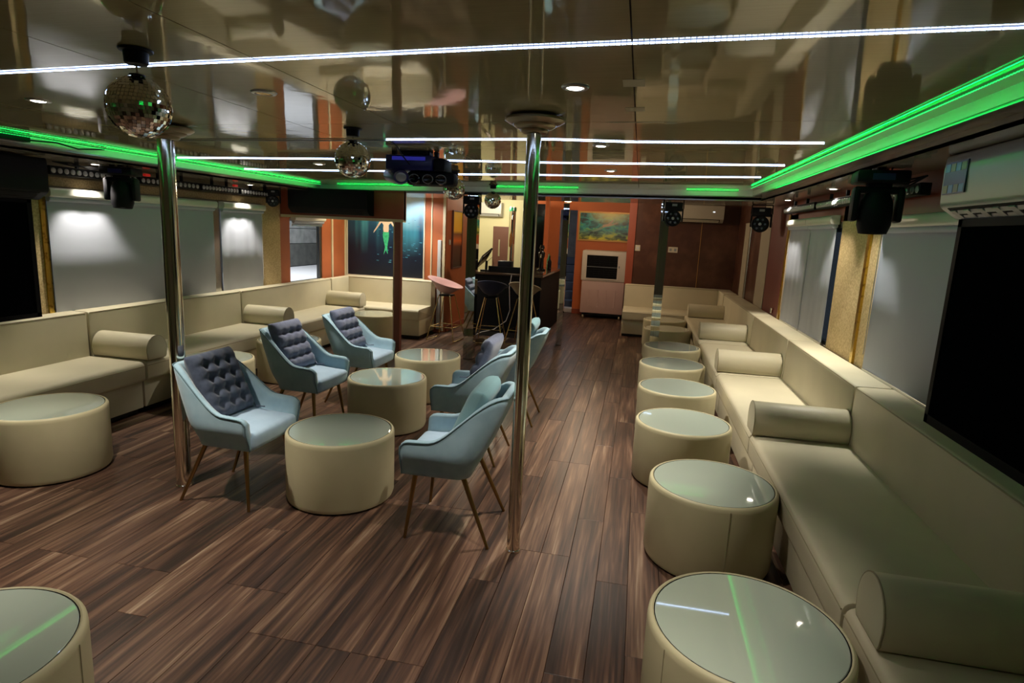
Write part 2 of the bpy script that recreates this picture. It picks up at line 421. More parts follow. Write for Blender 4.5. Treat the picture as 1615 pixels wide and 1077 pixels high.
# windows: left 1,2 behind blinds; left 3 open to the quay
m_pane = mat('window glass', (.9, .95, .95), .0, spec=.5, trans=1., ior=1.1)
def window(n, x, y0, y1, z0, z1, out):
    b = NB(); d = .05 * out; t = .035
    xa, xb = sorted((x + .01*out, x + d))
    box(b, xa, xb, y0, y1, z0, z0 + t); box(b, xa, xb, y0, y1, z1 - t, z1); box(b, xa, xb, y0, y0 + t, z0, z1); box(b, xa, xb, y1 - t, y1, z0, z1)
    w = struct('window_%d' % n, b, m_alum)
    xa, xb = sorted((x + .025*out, x + .030*out))
    bx('pane', m_pane, w, xa, xb, y0 + t, y1 - t, z0 + t, z1 - t)
window(1, XL, 3.98, 5.93, .78, 1.8, -1); window(2, XL, 6.06, 6.80, .78, 1.8, -1); window(3, XL, 7.44, 8.29, .78, 1.67, -1)
window(4, XR, 2.2, 4.55, .80, 1.8, 1); window(5, XR, 5.48, 7.12, .80, 1.8, 1)

# header board over the corner booth + its post
hd = struct('trim_7', (lambda b: (box(b, XL, -2.93, 7.25, 7.31, 1.72, 2.2), b)[1])(NB()), m_redbrown)
bx('lower_edge', m_cream_trim, hd, XL, -2.93, 7.235, 7.325, 1.685, 1.72)
b = NB(); box(b, -3.058, -2.975, 7.26, 7.34, 0, 1.70, bev=.006)
post = tag(obj('wooden_post', b, m_pole_red), 'slim red-brown square post rising before the corner booth', 'post')
bx('pale_edge', m_cream_trim, post, -3.075, -3.058, 7.27, 7.33, 0, 1.70)
bx('post_cap', m_redbrown, post, -3.07, -2.93, 7.245, 7.33, 1.705, 2.06)

# ================================================================== OUTSIDE
q = thing('quay_wall', 'grey concrete block quay wall seen through the clear window', 'wall', (-7.5, 11.5, 0))
ypos = [-4, -1.9, .1, 2.4, 4.6]
for k in range(4):
    for z0, z1, m in ((.64, 1.13, m_concrete_dk), (1.14, 1.46, m_concrete), (1.47, 2.3, m_concrete)):
        b = NB(); box(b, -.25, 0, ypos[k] + .012, ypos[k+1] - .012, z0, z1, bev=.012); obj('concrete_block', b, m, q)
tag(bx('quay_deck', m_deck, None, -7.5, -5.2, 6.5, 17, .5, .63), 'pale concrete strip below the quay wall outside', 'deck')
st = thing('boarding_steps', 'blue-grey boarding steps outside the far doorway', 'steps', (-1.5, 13.4, 0))
for k in range(6): bx('step', m_step, st, -.7, .6, .28*k, .28*k + .26, .18*k, .18*k + .17, bev=.01)
bx('backboard', m_concrete, st, -1., .9, 1.75, 1.8, 0, 2.6)
tag(bx('door_sill', m_deck, None, -1.66, -1.30, 12.62, 12.9, 0, .09, bev=.01), 'pale raised sill across the far doorway', 'sill')

# ================================================================== LIGHTS (fixtures)
GD = 'recessed ceiling downlights'
def downlight_proto():
    t = thing('downlight', '', 'downlight')
    b = NB(); lathe(b, [(.030, .002), (.032, -.004), (.036, -.008), (.048, -.006), (.052, 0), (.052, .006)], 24); obj('trim_ring', b, m_alum, t, True)
    b = NB(); lathe(b, [(0, -.0085), (.025, -.0075), (.033, -.003)], 20); obj('lamp_lens', b, m_lamp, t)
    return t
DL0 = downlight_proto()
first = [True]
def downlight(x, y, z, label, power, size=78, blend=.5, col=(1, .91, .78), radius=.03, lit=True, tiltv=None):
    if first[0]:
        t = DL0; first[0] = False; t.location = (x, y, z); t['label'] = label
    else: t = dup(DL0, (x, y, z), 0, label)
    t['group'] = GD
    if not lit:
        for c in t.children:
            if c.name.startswith('lamp_lens'):
                c.data = c.data.copy(); c.data.materials[0] = m_gold
        return t
    l = bpy.data.lights.new('downlight_beam', 'SPOT'); l.energy = power; l.color = col
    l.spot_size = math.radians(size); l.spot_blend = blend; l.shadow_soft_size = radius
    o = bpy.data.objects.new('downlight_beam', l); C.objects.link(o); o.parent = t; o.location = (0, 0, -.02)
    return t
WARM = (1, .80, .52)
downlight(-.28, 2.32, zc(-.28), 'lit downlight in the ceiling right of the front chrome pole', SPOT_W)
downlight(-.28, 3.78, zc(-.28), 'lit downlight on the aisle line, second from the camera', SPOT_W * 1.3)
downlight(-.29, 5.20, zc(-.29), 'lit downlight on the aisle line, farthest from the camera', SPOT_W * 1.6, 110)
downlight(-2.75, 2.39, zc(-2.75), 'lit downlight in the ceiling left of the largest mirror ball', SPOT_W)
downlight(-2.75, 4.88, zc(-2.75), 'lit downlight in the ceiling near the second mirror ball, left side', SPOT_W * 1.2)
downlight(-1.55, 2.32, zc(-1.55), 'unlit gold downlight between the two nearest mirror balls', 0, lit=False)
downlight(-.28, .85, zc(-.28), 'unseen fill downlight over the camera position', SPOT_W * .4, 104, .8)  # out of view, added as fill for the near right corner
downlight(-2.75, .9, zc(-2.75), 'downlight at the near left end of the ceiling', SPOT_W * .25)
for y, lab, p in ((4.31, 'downlight in the left soffit beside the hanging moving head', 1.), (6.35, 'downlight in the left soffit above the narrow blind', 1.2), (2.6, 'downlight in the left soffit above the television', .8)):
    downlight(-4.45, y, zl, lab, SOFF_W * p * 1.25, 88, 1., radius=.012)
for y, lab, p in ((5.36, 'lit downlight in the right soffit beyond the near moving head', 1.3), (6.9, 'downlight in the right soffit farther along', 1.3), (4.60, 'downlight in the right soffit before the near moving head', 1.5)):
    downlight(1.47, y, zr, lab, SOFF_W * p * 1.2, 92, 1., col=(1, .88, .68) if y > 5 else (.85, .95, .92))
downlight(-4.0, 8.45, 2.22, 'downlight over the corner booth', SPOT_W * .75, 140, col=(1, .82, .48))
downlight(-3.3, 8.62, 2.22, 'downlight grazing the big underwater picture', SPOT_W * .8, 140, col=(.85, .92, 1))

def strip(name, pts, label, led_m, rib_m, down=(0, 0, -1), pitch=.0155, grp=None, w=.0045, lip=None, face=False):
    t = thing(name, label, 'light strip', pts[0], 0, grp)
    o0 = Vector(pts[0]); rb = NB(); lb = NB()
    for a, c in zip(pts, pts[1:]):
        a = Vector(a) - o0; c = Vector(c) - o0; d = c - a; L = d.length; d.normalize()
        dn = Vector(down); s = d.cross(dn).normalized()
        Mx = Matrix((d, s, -dn)).transposed().to_4x4(); Mx.translation = (a + c) / 2
        obox(rb, Mx, L, lip or w * 2, .0016)
        n = int(L / pitch)
        for i in range(n):
            p = a + d * (L * (i + .5) / n) + dn * .0026
            M2 = Mx.copy(); M2.translation = p
            obox(lb, M2, pitch * .82, w * 1.05, .0038)
    if face:
        fb = NB(); a = Vector(pts[0]) - o0; c = Vector(pts[-1]) - o0; n = int((c - a).length / pitch)
        for i in range(n):
            M2 = Matrix.Translation(a + (c - a) * ((i + .5) / n) + Vector((0, 0, -.007))); obox(fb, M2, .006, pitch * .45, .002)
        stuff(obj('led_face', fb, m_gface, t))
    obj('ribbon', rb, rib_m, t); stuff(obj('led_row', lb, led_m, t))
    return t
GS = 'white led strips across the ceiling'
def cz(x, y, d=.0012): return (x, y, zc(x) - d)
strip('led_strip', [cz(-2.75, 1.96), cz(-1.8, 1.902), cz(-.426, 1.828), cz(.867, 1.79), cz(1.02, 1.785)], 'long white LED strip across the nearest ceiling panels', m_led, m_ribbon, grp=GS)
s2 = strip('led_strip', [cz(-1.555, 3.549), cz(-.526, 3.548), cz(-.08, 3.642), cz(.933, 3.68)], 'white LED strip starting near the second mirror ball, second row', m_led, m_ribbon, grp=GS)
b = NB(); obox(b, Matrix.Translation((-.85, .01, -.0185)) @ Matrix.Rotation(-.0165, 4, 'Y'), 1.68, .012, .006); obj('unlit_tail', b, m_grey_pl, s2)
strip('led_strip', [cz(-3.84, 4.518), cz(-2.46, 4.531), cz(-1.43, 4.60), cz(-.756, 4.676), cz(.96, 4.736)], 'white LED strip on the ceiling, third row from the camera', m_led, m_ribbon, grp=GS)
strip('led_strip', [cz(-3.83, 5.38), cz(-3.64, 5.45), cz(-2.4, 5.445), cz(-1.785, 5.68), cz(-.964, 5.637), cz(-.1, 5.71), cz(.961, 5.628)], 'white LED strip on the ceiling, farthest row', m_led, m_ribbon, grp=GS)
GG = 'green led strips in the cove'
m_grib = mat('green strip carrier', (.01, .16, .04), .4)
def cove(name, x, y0, y1, z, sx, label):
    t = strip(name, [(x, y0, z), (x, y1, z)], label, m_gled, m_grib, down=(sx*.66, 0, .75), pitch=.017, grp=GG, w=.0045, lip=.011, face=True)
    return t
cove('green_led_strip', 1.045, YF + .1, 6.6, zc(1.04) - .012, 1, 'green LED strip along the right ceiling edge')
cove('green_led_strip', -3.925, YF + .1, 7.0, zc(-3.92) - .012, -1, 'green LED strip along the left ceiling edge')
for x0, x1, lab in ((-3.75, -2.65, 'green LED strip at the far ceiling edge above the black air conditioner'), (-1.75, -.75, 'green LED strip at the far ceiling edge above the bar'), (.45, 1.0, 'green LED strip at the far ceiling edge beside the right column')):
    strip('green_led_strip', [cz(x0, 7.09, .012), cz(x1, 7.09, .012)], lab, m_gled_far, m_grib, down=(0, .66, .75), pitch=.017, grp=GG, w=.0045, lip=.010)

def lamp(name, typ, loc, energy, col, size=.1, rot=None, parent=None, spot=None):
    l = bpy.data.lights.new(name, typ); l.energy = energy; l.color = col
    if typ == 'AREA': l.size = size
    else: l.shadow_soft_size = size
    if spot: l.spot_size = spot; l.spot_blend = .7
    o = bpy.data.objects.new(name, l); C.objects.link(o); o.location = loc
    if rot: o.rotation_euler = rot
    if parent: o.parent = parent
    return o
# bar room and stern lobby lights, unseen and without fittings
lamp('bar_room_lamp', 'POINT', (-2.9, 11.6, 2.2), BACK_W, (1, .88, .62), .15)
lamp('lobby_fill', 'POINT', (-.75, 9.7, 2.2), BACK_W * .85, (1, .74, .50), .1)  # unseen light added to brighten the aisle floor and cooler
lamp('picture_lamp', 'SPOT', (-.62, 11.95, 2.38), BACK_W * 1.7, (1, .80, .55), .05, (math.radians(28), 0, 0), spot=math.radians(110))
lamp('booth_lamp', 'POINT', (-2.2, 8.0, 1.98), 14, (1, .8, .5), .05)
lamp('quay_fill_light', 'AREA', (-6.0, 9.5, 4.2), 650, (.95, .97, 1), 1.2, (math.radians(0), math.radians(30), 0))  # unseen area light added so the quay concrete looks lit
lamp('gangway_lamp', 'POINT', (-1.5, 13.1, 2.3), 30, (.8, .88, 1), .1)

#__PART2__
# ================================================================== POLES AND COLUMNS
def chrome_pole(x, y, r, label):
    t = thing('chrome_pole', label, 'pole', (x, y, 0), 0, 'chrome poles')
    b = NB(); lathe(b, [(0, 0), (r + .004, 0), (r + .004, .012), (r, .016), (r, 2.13)], 36); obj('tube', b, m_chrome, t, True)
    zt = zc(x)
    b = NB(); lathe(b, [(r, zt - .078), (r + .020, zt - .078), (r + .030, zt - .070), (r + .032, zt - .062), (r + .050, zt - .056), (r + .064, zt - .047), (r + .066, zt - .041),
                        (r + .086, zt - .036), (r + .104, zt - .024), (r + .104, zt - .016), (r + .094, zt - .010), (r + .05, zt - .001), (r, zt + .002)], 48)
    obj('ceiling_collar', b, m_collar, t, True)
chrome_pole(-2.645, 3.028, .044, 'chrome pole behind the front left armchair')
chrome_pole(-.521, 2.857, .034, 'chrome pole beside the front right armchair')

def mirror_column(x, y, w, label, zt=2.07):
    t = thing('mirror_column', label, 'column', (x, y, 0), 0, 'mirrored columns')
    bx('core', m_black_soft, t, -w/2 + .004, w/2 - .004, -w/2 + .004, w/2 - .004, 0, zt)
    for i, (a0, a1) in enumerate(((-w/2, -w/2 + w*.34), (-w/2 + w*.35, w/2))):
        bx('mirror_strip', m_mirror, t, a0, a1, -w/2, -w/2 + .004, .005, zt)
    bx('mirror_strip', m_mirror, t, w/2 - .004, w/2, -w/2 + .004, w/2, .005, zt); bx('mirror_strip', m_mirror, t, -w/2, -w/2 + .004, -w/2 + .004, w/2, .005, zt)
    return t
mirror_column(-2.045, 7.33, .125, 'mirrored square column left of the navy bar stool')
mirror_column(-1.075, 8.82, .085, 'narrow mirrored column at the right end of the bar')
mirror_column(.262, 7.56, .105, 'mirrored square column behind the row of drum tables', 2.08)

# ================================================================== SOFAS
GSF = 'cream banquette sofa units'
def rounded_profile(pts, r, seg=4):
    """round the corners of a 2D polygon; r list per corner"""
    out = []; n = len(pts)
    for i in range(n):
        p = Vector(pts[i]); a = Vector(pts[i-1]) - p; c = Vector(pts[(i+1) % n]) - p; ri = r[i]
        if ri <= 0: out.append(tuple(p)); continue
        la, lc = a.length, c.length; ri = min(ri, la*.49, lc*.49); a.normalize(); c.normalize()
        A = p + a*ri; Cc = p + c*ri
        for k in range(seg + 1):
            t = k / seg
            q_ = (1-t)**2 * A + 2*t*(1-t) * p + t*t * Cc
            out.append(tuple(q_))
    return out
def softbox(bm, x0, x1, y0, y1, z0, z1, r=.03, belly=0.):
    t = bmesh.new(); box(t, x0, x1, y0, y1, z0, z1, r, 3)
    bm_me = bpy.data.meshes.new('t'); t.to_mesh(bm_me); t.free(); bm.from_mesh(bm_me); bpy.data.meshes.remove(bm_me)
def sofa(label, loc, rz, L, D, bt, h=.815, seat_h=.44, corner=None):
    """local: back at x=0, seat front at x=D, runs 0..L along y"""
    t = thing('banquette_sofa', label, 'sofa', loc, rz, GSF)
    bx('plinth', m_baseboard_dark, t, .04, D - .09, .02, L - .02, 0, .05)
    b = NB(); box(b, .03, D - .045, .005, L - .005, .045, .275, .006); 
    obj('base', b, m_leather, t, True)
    # seat cushion with a rounded front
    P = rounded_profile([(bt - .02, .272), (D - .005, .272), (D, seat_h), (bt - .02, seat_h + .004)], [.01, .035, .055, 0], 5)
    b = NB(); prism(b, P, 1, .006, L - .006); 
    es = [e for e in b.edges if abs(e.verts[0].co.y - e.verts[1].co.y) < 1e-5]
    bmesh.ops.bevel(b, geom=es, offset=.012, segments=2, profile=.5, affect='EDGES')
    obj('seat_cushion', b, m_leather, t, True)
    # backrest
    P = rounded_profile([(.0, .27), (bt + .012, .27), (bt, h), (.0, h + .004)], [0, 0, .022, .015], 4)
    b = NB(); prism(b, P, 1, .004, L - .004)
    es = [e for e in b.edges if abs(e.verts[0].co.y - e.verts[1].co.y) < 1e-5]
    bmesh.ops.bevel(b, geom=es, offset=.012, segments=2, profile=.5, affect='EDGES')
    obj('backrest', b, m_leather, t, True)
    b = NB(); tube(b, [(bt - .006, .012, h - .016), (bt - .001, .02, h - .008), (bt - .001, L/2, h - .006), (bt - .001, L - .02, h - .008), (bt - .006, L - .012, h - .016)], .0038, 6)
    tube(b, [(D - .004, .012, seat_h - .035), (D - .004, L - .012, seat_h - .035)], .003, 6)
    obj('piping', b, m_piping, t, True)
    if corner:   # extra backrest piece along one end
        c0, c1, cb = corner
        P = rounded_profile([(c0, .43), (c1, .43), (c1, h), (c0, h + .004)], [0, 0, .022, .015], 4)
        b = NB(); box(b, bt + .02, D + .012, c0, c1, .43, h, .012); obj('corner_backrest', b, m_leather, t, True)
    return t
# port side (faces +X)
for y0, y1, lab in ((2.14, 4.14, 'cream sofa unit along the left wall, nearest the camera under the television'),
                    (4.15, 6.14, 'cream sofa unit along the left wall below the widest grey blind'),
                    (6.15, 8.25, 'cream sofa unit along the left wall below the cork panel and clear window')):
    sofa(lab, (XL + .03, y0, 0), 0, y1 - y0, .70, .15)
sofa('cream corner sofa below the underwater picture', (XL + .06, 9.015, 0), -PI/2, -3.09 - (XL + .06), .75, .2, .82, corner=(.012, .13, 0))
# starboard side (faces -X): rotate 180, so local y runs toward -Y
for y0, y1, lab in ((.1, 2.09, 'cream sofa unit along the right wall in the near right corner'),
                    (2.10, 3.965, 'long cream sofa unit below the right television'),
                    (3.975, 5.725, 'cream sofa unit beneath the bright right blind and cork panel'),
                    (5.735, 7.42, 'cream sofa unit below the far right blind'),
                    (7.43, 10.03, 'cream sofa unit below the dark red wall board, farthest on the right')):
    sofa(lab, (XR - .03, y1, 0), PI, y1 - y0, .80, .22, .805, .435)
sofa('cream sofa across the dark marble board at the far right end', (-.205, 10.865, 0), -PI/2, 1.58 + .205, .82, .2, .82, corner=(1.56, 1.775, 0))

GBO = 'cream bolster cushions'
def bolster(label, x0, x1, y, z, w=.215, h=.20):
    L = x1 - x0
    t = thing('bolster_cushion', label, 'cushion', ((x0 + x1)/2, y, z), 0, GBO)
    P = []
    n = 18
    for i in range(n + 1):
        a = PI * i / n * 1.16 - .08 * PI
        P.append((w/2 * math.cos(a), h * .40 + h * .60 * math.sin(a)))
    P += [(-w/2 * .93, .02), (-w/2*.84, .003), (w/2*.84, .003), (w/2 * .93, .02)]
    b = NB(); prism(b, P, 0, -L/2 + .004, L/2 - .004)
    es = [e for e in b.edges if abs(e.verts[0].co.x - e.verts[1].co.x) < 1e-5]
    bmesh.ops.bevel(b, geom=es, offset=.010, segments=2, profile=.6, affect='EDGES')
    obj('body', b, m_leather, t, True)
    for s in (-1, 1):
        b = NB(); tube(b, [(s*(L/2 - .009), p[0]*1.005, p[1]*1.004) for p in P], .0028, 5, closed=True); obj('end_seam', b, m_piping, t, True)
for lab, x0, x1, y in (('cream bolster in the near right corner, cut by the frame', .80, 1.38, 1.93),
                       ('cream bolster on the right sofa, second from the camera', .79, 1.37, 4.00),
                       ('cream bolster on the right sofa, third from the camera', .79, 1.37, 5.87),
                       ('bright cream bolster on the right sofa, fourth from the camera', .80, 1.37, 7.75),
                       ('shaded cream bolster at the far right corner', .82, 1.37, 9.86),
                       ):
    bolster(lab, x0, x1, y, .4405)
for lab, x0, x1, y in (('cream bolster on the left sofa nearest the camera', -4.46, -3.90, 4.25),
                       ('cream bolster on the left sofa beyond the left chrome pole', -4.48, -3.93, 6.27),
                       ('cream bolster at the corner booth on the left', -4.48, -3.92, 8.18)):
    bolster(lab, x0, x1, y, .4465)

# ================================================================== DRUM TABLES
GT = 'cream drum tables with glass tops'
def drum_proto():
    t = thing('drum_table', '', 'table', (0, 0, 0), 0, GT)
    r = .321
    b = NB(); lathe(b, [(0, .002), (r - .03, .002), (r - .008, .012), (r, .035), (r, .39), (r - .002, .408), (r - .008, .417), (r - .015, .42), (r - .02, .4175), (r - .021, .40), (0, .40)], 64)
    obj('drum', b, m_drum, t, True)
    b = NB(); lathe(b, [(0, .404), (r - .0235, .404), (r - .0235, .4165), (r - .026, .4185), (0, .4185)], 64)
    obj('glass_top', b, m_glass_top, t)
    b = NB(); tube(b, [(-.0, -r - .0003, .01), (0, -r - .0008, .03), (0, -r - .0008, .40)], .0016, 5)
    obj('side_seam', b, m_piping, t, True)
    b = NB(); tube(b, [((r - .0215)*math.cos(a*PI/36), (r - .0215)*math.sin(a*PI/36), .4165) for a in range(72)], .0018, 5, closed=True)
    obj('glass_edge', b, m_black_soft, t, True)
    return t
T0 = drum_proto(); ft = [True]
def drum(x, y, label, rz=0):
    if ft[0]:
        ft[0] = False; T0.location = (x, y, 0); T0.rotation_euler[2] = rz; T0['label'] = label
    else: dup(T0, (x, y, 0), rz, label)
for x, y, lab, rz in ((-1.687, 3.217, 'drum table between the two front armchairs', 2.6),
                  (-1.951, 4.524, 'drum table in the middle of the armchair group', 2.4),
                  (-1.945, 5.48, 'drum table at the back of the armchair group', 2.),
                  (.447, 1.90, 'nearest drum table on the right, cut by the lower edge', -1.),
                  (.469, 3.10, 'second drum table from the camera in the right row', .15),
                  (.389, 4.13, 'third drum table from the camera in the right row', 2.),
                  (.401, 5.11, 'fourth drum table from the camera in the right row', 2.),
                  (.409, 6.09, 'fifth drum table from the camera in the right row', 2.),
                  (.455, 7.09, 'drum table just before the mirrored column in the right row', 2.),
                  (.462, 8.478, 'drum table just behind the mirrored column in the right row', 2.),
                  (.463, 9.417, 'drum table farthest in the right row, before the far sofa', 2.),
                  (-1.80, 1.15, 'drum table in the lower left corner of the view', 2.),
                  (-3.59, 3.0, 'drum table at the left edge before the nearest left sofa', 2.5),
                  (-3.60, 4.573, 'drum table behind the left chrome pole', 2.),
                  (-3.53, 5.62, 'drum table behind the middle left armchair', 2.),
                  (-3.56, 7.75, 'drum table in front of the corner sofa', 2.)):
    drum(x, y, lab, rz)

# ================================================================== ARMCHAIRS
GC = 'pale blue velvet armchairs'
def smooth(t): t = max(0, min(1, t)); return t*t*(3-2*t)
def shell_mesh():
    """wrap-round shell: u runs front-left arm -> back -> front-right arm"""
    nu, nv = 56, 12
    b = NB(); grid_o = []; grid_i = []; rim = []
    hw, fx, rx = .262, .252, -.140         # half width, front x, rear x
    rc = .11
    # plan path
    path = []
    segs = [((fx, hw), (rx + rc, hw)), 'c1', ((rx, hw - rc), (rx, -hw + rc)), 'c2', ((rx + rc, -hw), (fx, -hw))]
    def pt(s):      # s in 0..1
        L1 = fx - rx - rc; Lc = PI/2*rc; L2 = 2*(hw - rc); T = 2*L1 + 2*Lc + L2; d = s*T
        if d < L1: return Vector((fx - d, hw)), Vector((0, 1))
        d -= L1
        if d < Lc:
            a = PI/2 + d/rc; return Vector((rx + rc + rc*math.cos(a), hw - rc + rc*math.sin(a))), Vector((math.cos(a), math.sin(a)))
        d -= Lc
        if d < L2: return Vector((rx, hw - rc - d)), Vector((-1, 0))
        d -= L2
        if d < Lc:
            a = PI + d/rc; return Vector((rx + rc + rc*math.cos(a), -hw + rc + rc*math.sin(a))), Vector((math.cos(a), math.sin(a)))
        d -= Lc
        return Vector((rx + rc + d, -hw)), Vector((0, -1))
    th = .055
    for i in range(nu + 1):
        s = i / nu
        p, nrm = pt(s)
        back = smooth((.115 - p.x) / (.115 - rx - .012))   # 0 at arm front, 1 at the rear
        zt = .548 + .012*smooth((fx - p.x)/.30) + .240 * back**1.25
        if p.x > fx - .04: zt -= .025 * ((p.x - fx + .04)/.04)**2
        zb = .364
        col_o, col_i = [], []
        for j in range(nv + 1):
            v = j / nv
            z = zb + (zt - zb) * v
            lean_b = .155 * smooth((z - .34)/.52) * max(0, min(1, (.12 - p.x)/.26))       # backrest leans back
            tin = .035 * (1 - smooth((z - .36)/.14))                 # tucks in at the bottom
            q_ = p - nrm * tin
            narrow = 1 - .11 * smooth((z - .50)/.30) * back
            o = Vector((q_.x - lean_b, q_.y * narrow, z))
            th_ = th * (1 - .25*v)
            n_in = Vector((-nrm.x, -nrm.y, 0)) * th_
            col_o.append(o); ii = o + n_in
            col_i.append(ii)
        grid_o.append(col_o); grid_i.append(col_i)
    vo = [[b.verts.new(p) for p in c] for c in grid_o]; vi = [[b.verts.new(p) for p in c] for c in grid_i]
    # soft rounded rim
    vr = []
    for i in range(nu + 1):
        m = (grid_o[i][-1] + grid_i[i][-1]) / 2 + Vector((0, 0, .013)); vr.append(b.verts.new(m))
    for i in range(nu):
        for j in range(nv):
            b.faces.new((vo[i][j], vo[i+1][j], vo[i+1][j+1], vo[i][j+1]))
            b.faces.new((vi[i][j], vi[i][j+1], vi[i+1][j+1], vi[i+1][j]))
        b.faces.new((vo[i][nv], vo[i+1][nv], vr[i+1], vr[i])); b.faces.new((vr[i], vr[i+1], vi[i+1][nv], vi[i][nv]))
        b.faces.new((vo[i][0], vi[i][0], vi[i+1][0], vo[i+1][0]))
    for i in (0, nu):
        for j in range(nv):
            f = (vo[i][j], vo[i][j+1], vi[i][j+1], vi[i][j]); b.faces.new(f)
        b.faces.new((vo[i][nv], vr[i], vi[i][nv]))
    rim = [grid_o[i][-1] + Vector((0, 0, .004)) + (grid_o[i][-1] - grid_i[i][-1]).normalized()*.001 for i in range(nu + 1)]
    front = [[grid_o[i][j] for j in range(nv, -1, -1)] for i in (0, nu)]
    rim = [front[0][k] + Vector((.002, 0, 0)) for k in range(nv, 0, -1)] + rim + [front[1][k] + Vector((.002, 0, 0)) for k in range(1, nv + 1)]
    return b, rim
def chair_proto():
    t = thing('armchair', '', 'chair', (0, 0, 0), 0, GC)
    b, rim = shell_mesh(); obj('shell', b, m_velvet, t, 'all')
    b = NB(); tube(b, rim, .0034, 6); obj('welt', b, m_welt, t, 'all')
    b = NB(); box(b, -.075, .272, -.218, .218, .362, .468, .034, 4)
    for v in b.verts:
        if v.co.z > .43:
            r2 = (v.co.x/.24)**2 + (v.co.y/.24)**2
            v.co.z += .012 * max(0, 1 - r2)
        if v.co.x > .1: v.co.z -= .004
    bmesh.ops.subdivide_edges(b, edges=[e for e in b.edges if e.calc_length() > .2], cuts=6, use_grid_fill=True)
    for v in b.verts:
        if v.co.z > .46 :
            r2 = (v.co.x/.25)**2 + (v.co.y/.25)**2
            v.co.z += .014 * max(0, 1 - r2)
    obj('seat_cushion', b, m_velvet_seat, t, 'all')
    b = NB(); box(b, -.07, .235, -.195, .195, .356, .366, .003); obj('seat_base', b, m_velvet, t, True)
    for sx, sy in ((1, 1), (1, -1), (-1, 1), (-1, -1)):
        top = Vector((.190 if sx > 0 else -.068, sy*.178, .366)); foot = Vector((.232 if sx > 0 else -.225, sy*.225, 0))
        b = NB(); tube(b, [foot, foot + (top - foot)*.5, top], .0085, 12, r2=.0145); obj('leg', b, m_brass_leg, t, True)
    return t
CH0 = chair_proto(); fc = [True]
def chair(x, y, rz, label):
    if fc[0]:
        fc[0] = False; CH0.location = (x, y, 0); CH0.rotation_euler[2] = rz; CH0['label'] = label; return CH0
    return dup(CH0, (x, y, 0), rz, label)
GCU = 'tufted back cushions on the armchairs'
def tufted_cushion(w, h, th, nx, ny, rolls=False):
    n, mrows = 40, 44; b = NB()
    tx = [(-.5 + (i + .5)/nx) for i in range(nx)]; ty = [(-.5 + (j + .5)/ny) for j in range(ny)]
    tx = [-.5 + (i + 1)/(nx + 1) for i in range(nx)]; ty = [-.5 + (j + 1)/(ny + 1) for j in range(ny)]
    top, bot = [], []
    for j in range(mrows + 1):
        v = -.5 + j/mrows; ra, rb_ = [], []
        for i in range(n + 1):
            u = -.5 + i/n
            e = max(0, 1 - (abs(2*u))**8) ** .5 * max(0, 1 - (abs(2*v))**8) ** .5
            d = 0
            for a in tx:
                for c in ty:
                    r2 = ((u - a)*w/.026)**2 + ((v - c)*h/.026)**2
                    d += math.exp(-r2)
            gr = sum(math.exp(-((v - c)*h/.016)**2) for c in ty) * (.85 if rolls else .26)
            gc_ = sum(math.exp(-((u - a)*w/.016)**2) for a in tx) * (.0 if rolls else .22)
            f = max(.2, 1 - (.35 if rolls else .5)*min(1, d) - .42*min(1, gr + gc_)) 
            z = th/2 * e * f
            sh = 1 - .02*(1 - (2*v)**2)
            ra.append(b.verts.new((u*w*sh, v*h, z + .001))); rb_.append(b.verts.new((u*w*sh, v*h, -th/2*e*.8 - .001)))
        top.append(ra); bot.append(rb_)
    for j in range(mrows):
        for i in range(n):
            b.faces.new((top[j][i], top[j][i+1], top[j+1][i+1], top[j+1][i])); b.faces.new((bot[j][i], bot[j+1][i], bot[j+1][i+1], bot[j][i+1]))
    loop_t = [top[0][i] for i in range(n+1)] + [top[j][n] for j in range(1, mrows+1)] + [top[mrows][i] for i in range(n-1, -1, -1)] + [top[j][0] for j in range(mrows-1, 0, -1)]
    loop_b = [bot[0][i] for i in range(n+1)] + [bot[j][n] for j in range(1, mrows+1)] + [bot[mrows][i] for i in range(n-1, -1, -1)] + [bot[j][0] for j in range(mrows-1, 0, -1)]
    k = len(loop_t)
    for i in range(k): b.faces.new((loop_t[i], loop_b[i], loop_b[(i+1) % k], loop_t[(i+1) % k]))
    return b
def cushion(cx, cy, rz, label, m, nx=3, ny=4, rolls=False, off=(0, 0, 0), lean=24, ties=True, w=.37, h=.40, twist=0):
    """leans on a chair back; the chair faces local +X"""
    t = thing('back_cushion', label, 'cushion', (cx, cy, 0), rz, GCU)
    Mx = Matrix.Translation(Vector((-.108 + off[0], off[1], .672 + off[2]))) @ Matrix.Rotation(math.radians(-lean), 4, 'Y') @ Matrix.Rotation(math.radians(twist), 4, 'X')
    # local frame: cushion normal -> +X, width -> Y, height -> Z
    F = Matrix(((0, 0, 1), (1, 0, 0), (0, 1, 0))).to_4x4()
    b = tufted_cushion(w, h, .105 if nx else .13, nx, ny, rolls); bmesh.ops.transform(b, matrix=Mx @ F, verts=b.verts)
    obj('cover', b, m, t, 'all')
    if ties:
        b = NB(); p0 = Mx @ Vector((.02, -w/2 + .01, -h/2 + .03))
        tube(b, [p0, p0 + Vector((.03, .015, -.03)), p0 + Vector((.10, .03, -.022)), p0 + Vector((.15, .05, -.018))], .004, 6)
        p0 = Mx @ Vector((.02, w/2 - .01, -h/2 + .03)); tube(b, [p0, p0 + Vector((.03, -.01, -.03)), p0 + Vector((.10, -.02, -.022))], .004, 6)
        obj('tie', b, m, t, 'all')
chair(-2.285, 3.065, -.03, 'pale blue armchair at front left beside the chrome pole')
cushion(-2.285, 3.065, -.03, 'charcoal blue tufted cushion on the front left armchair', m_grey_dark)
chair(-2.545, 4.255, -.04, 'pale blue armchair in the middle of the left row')
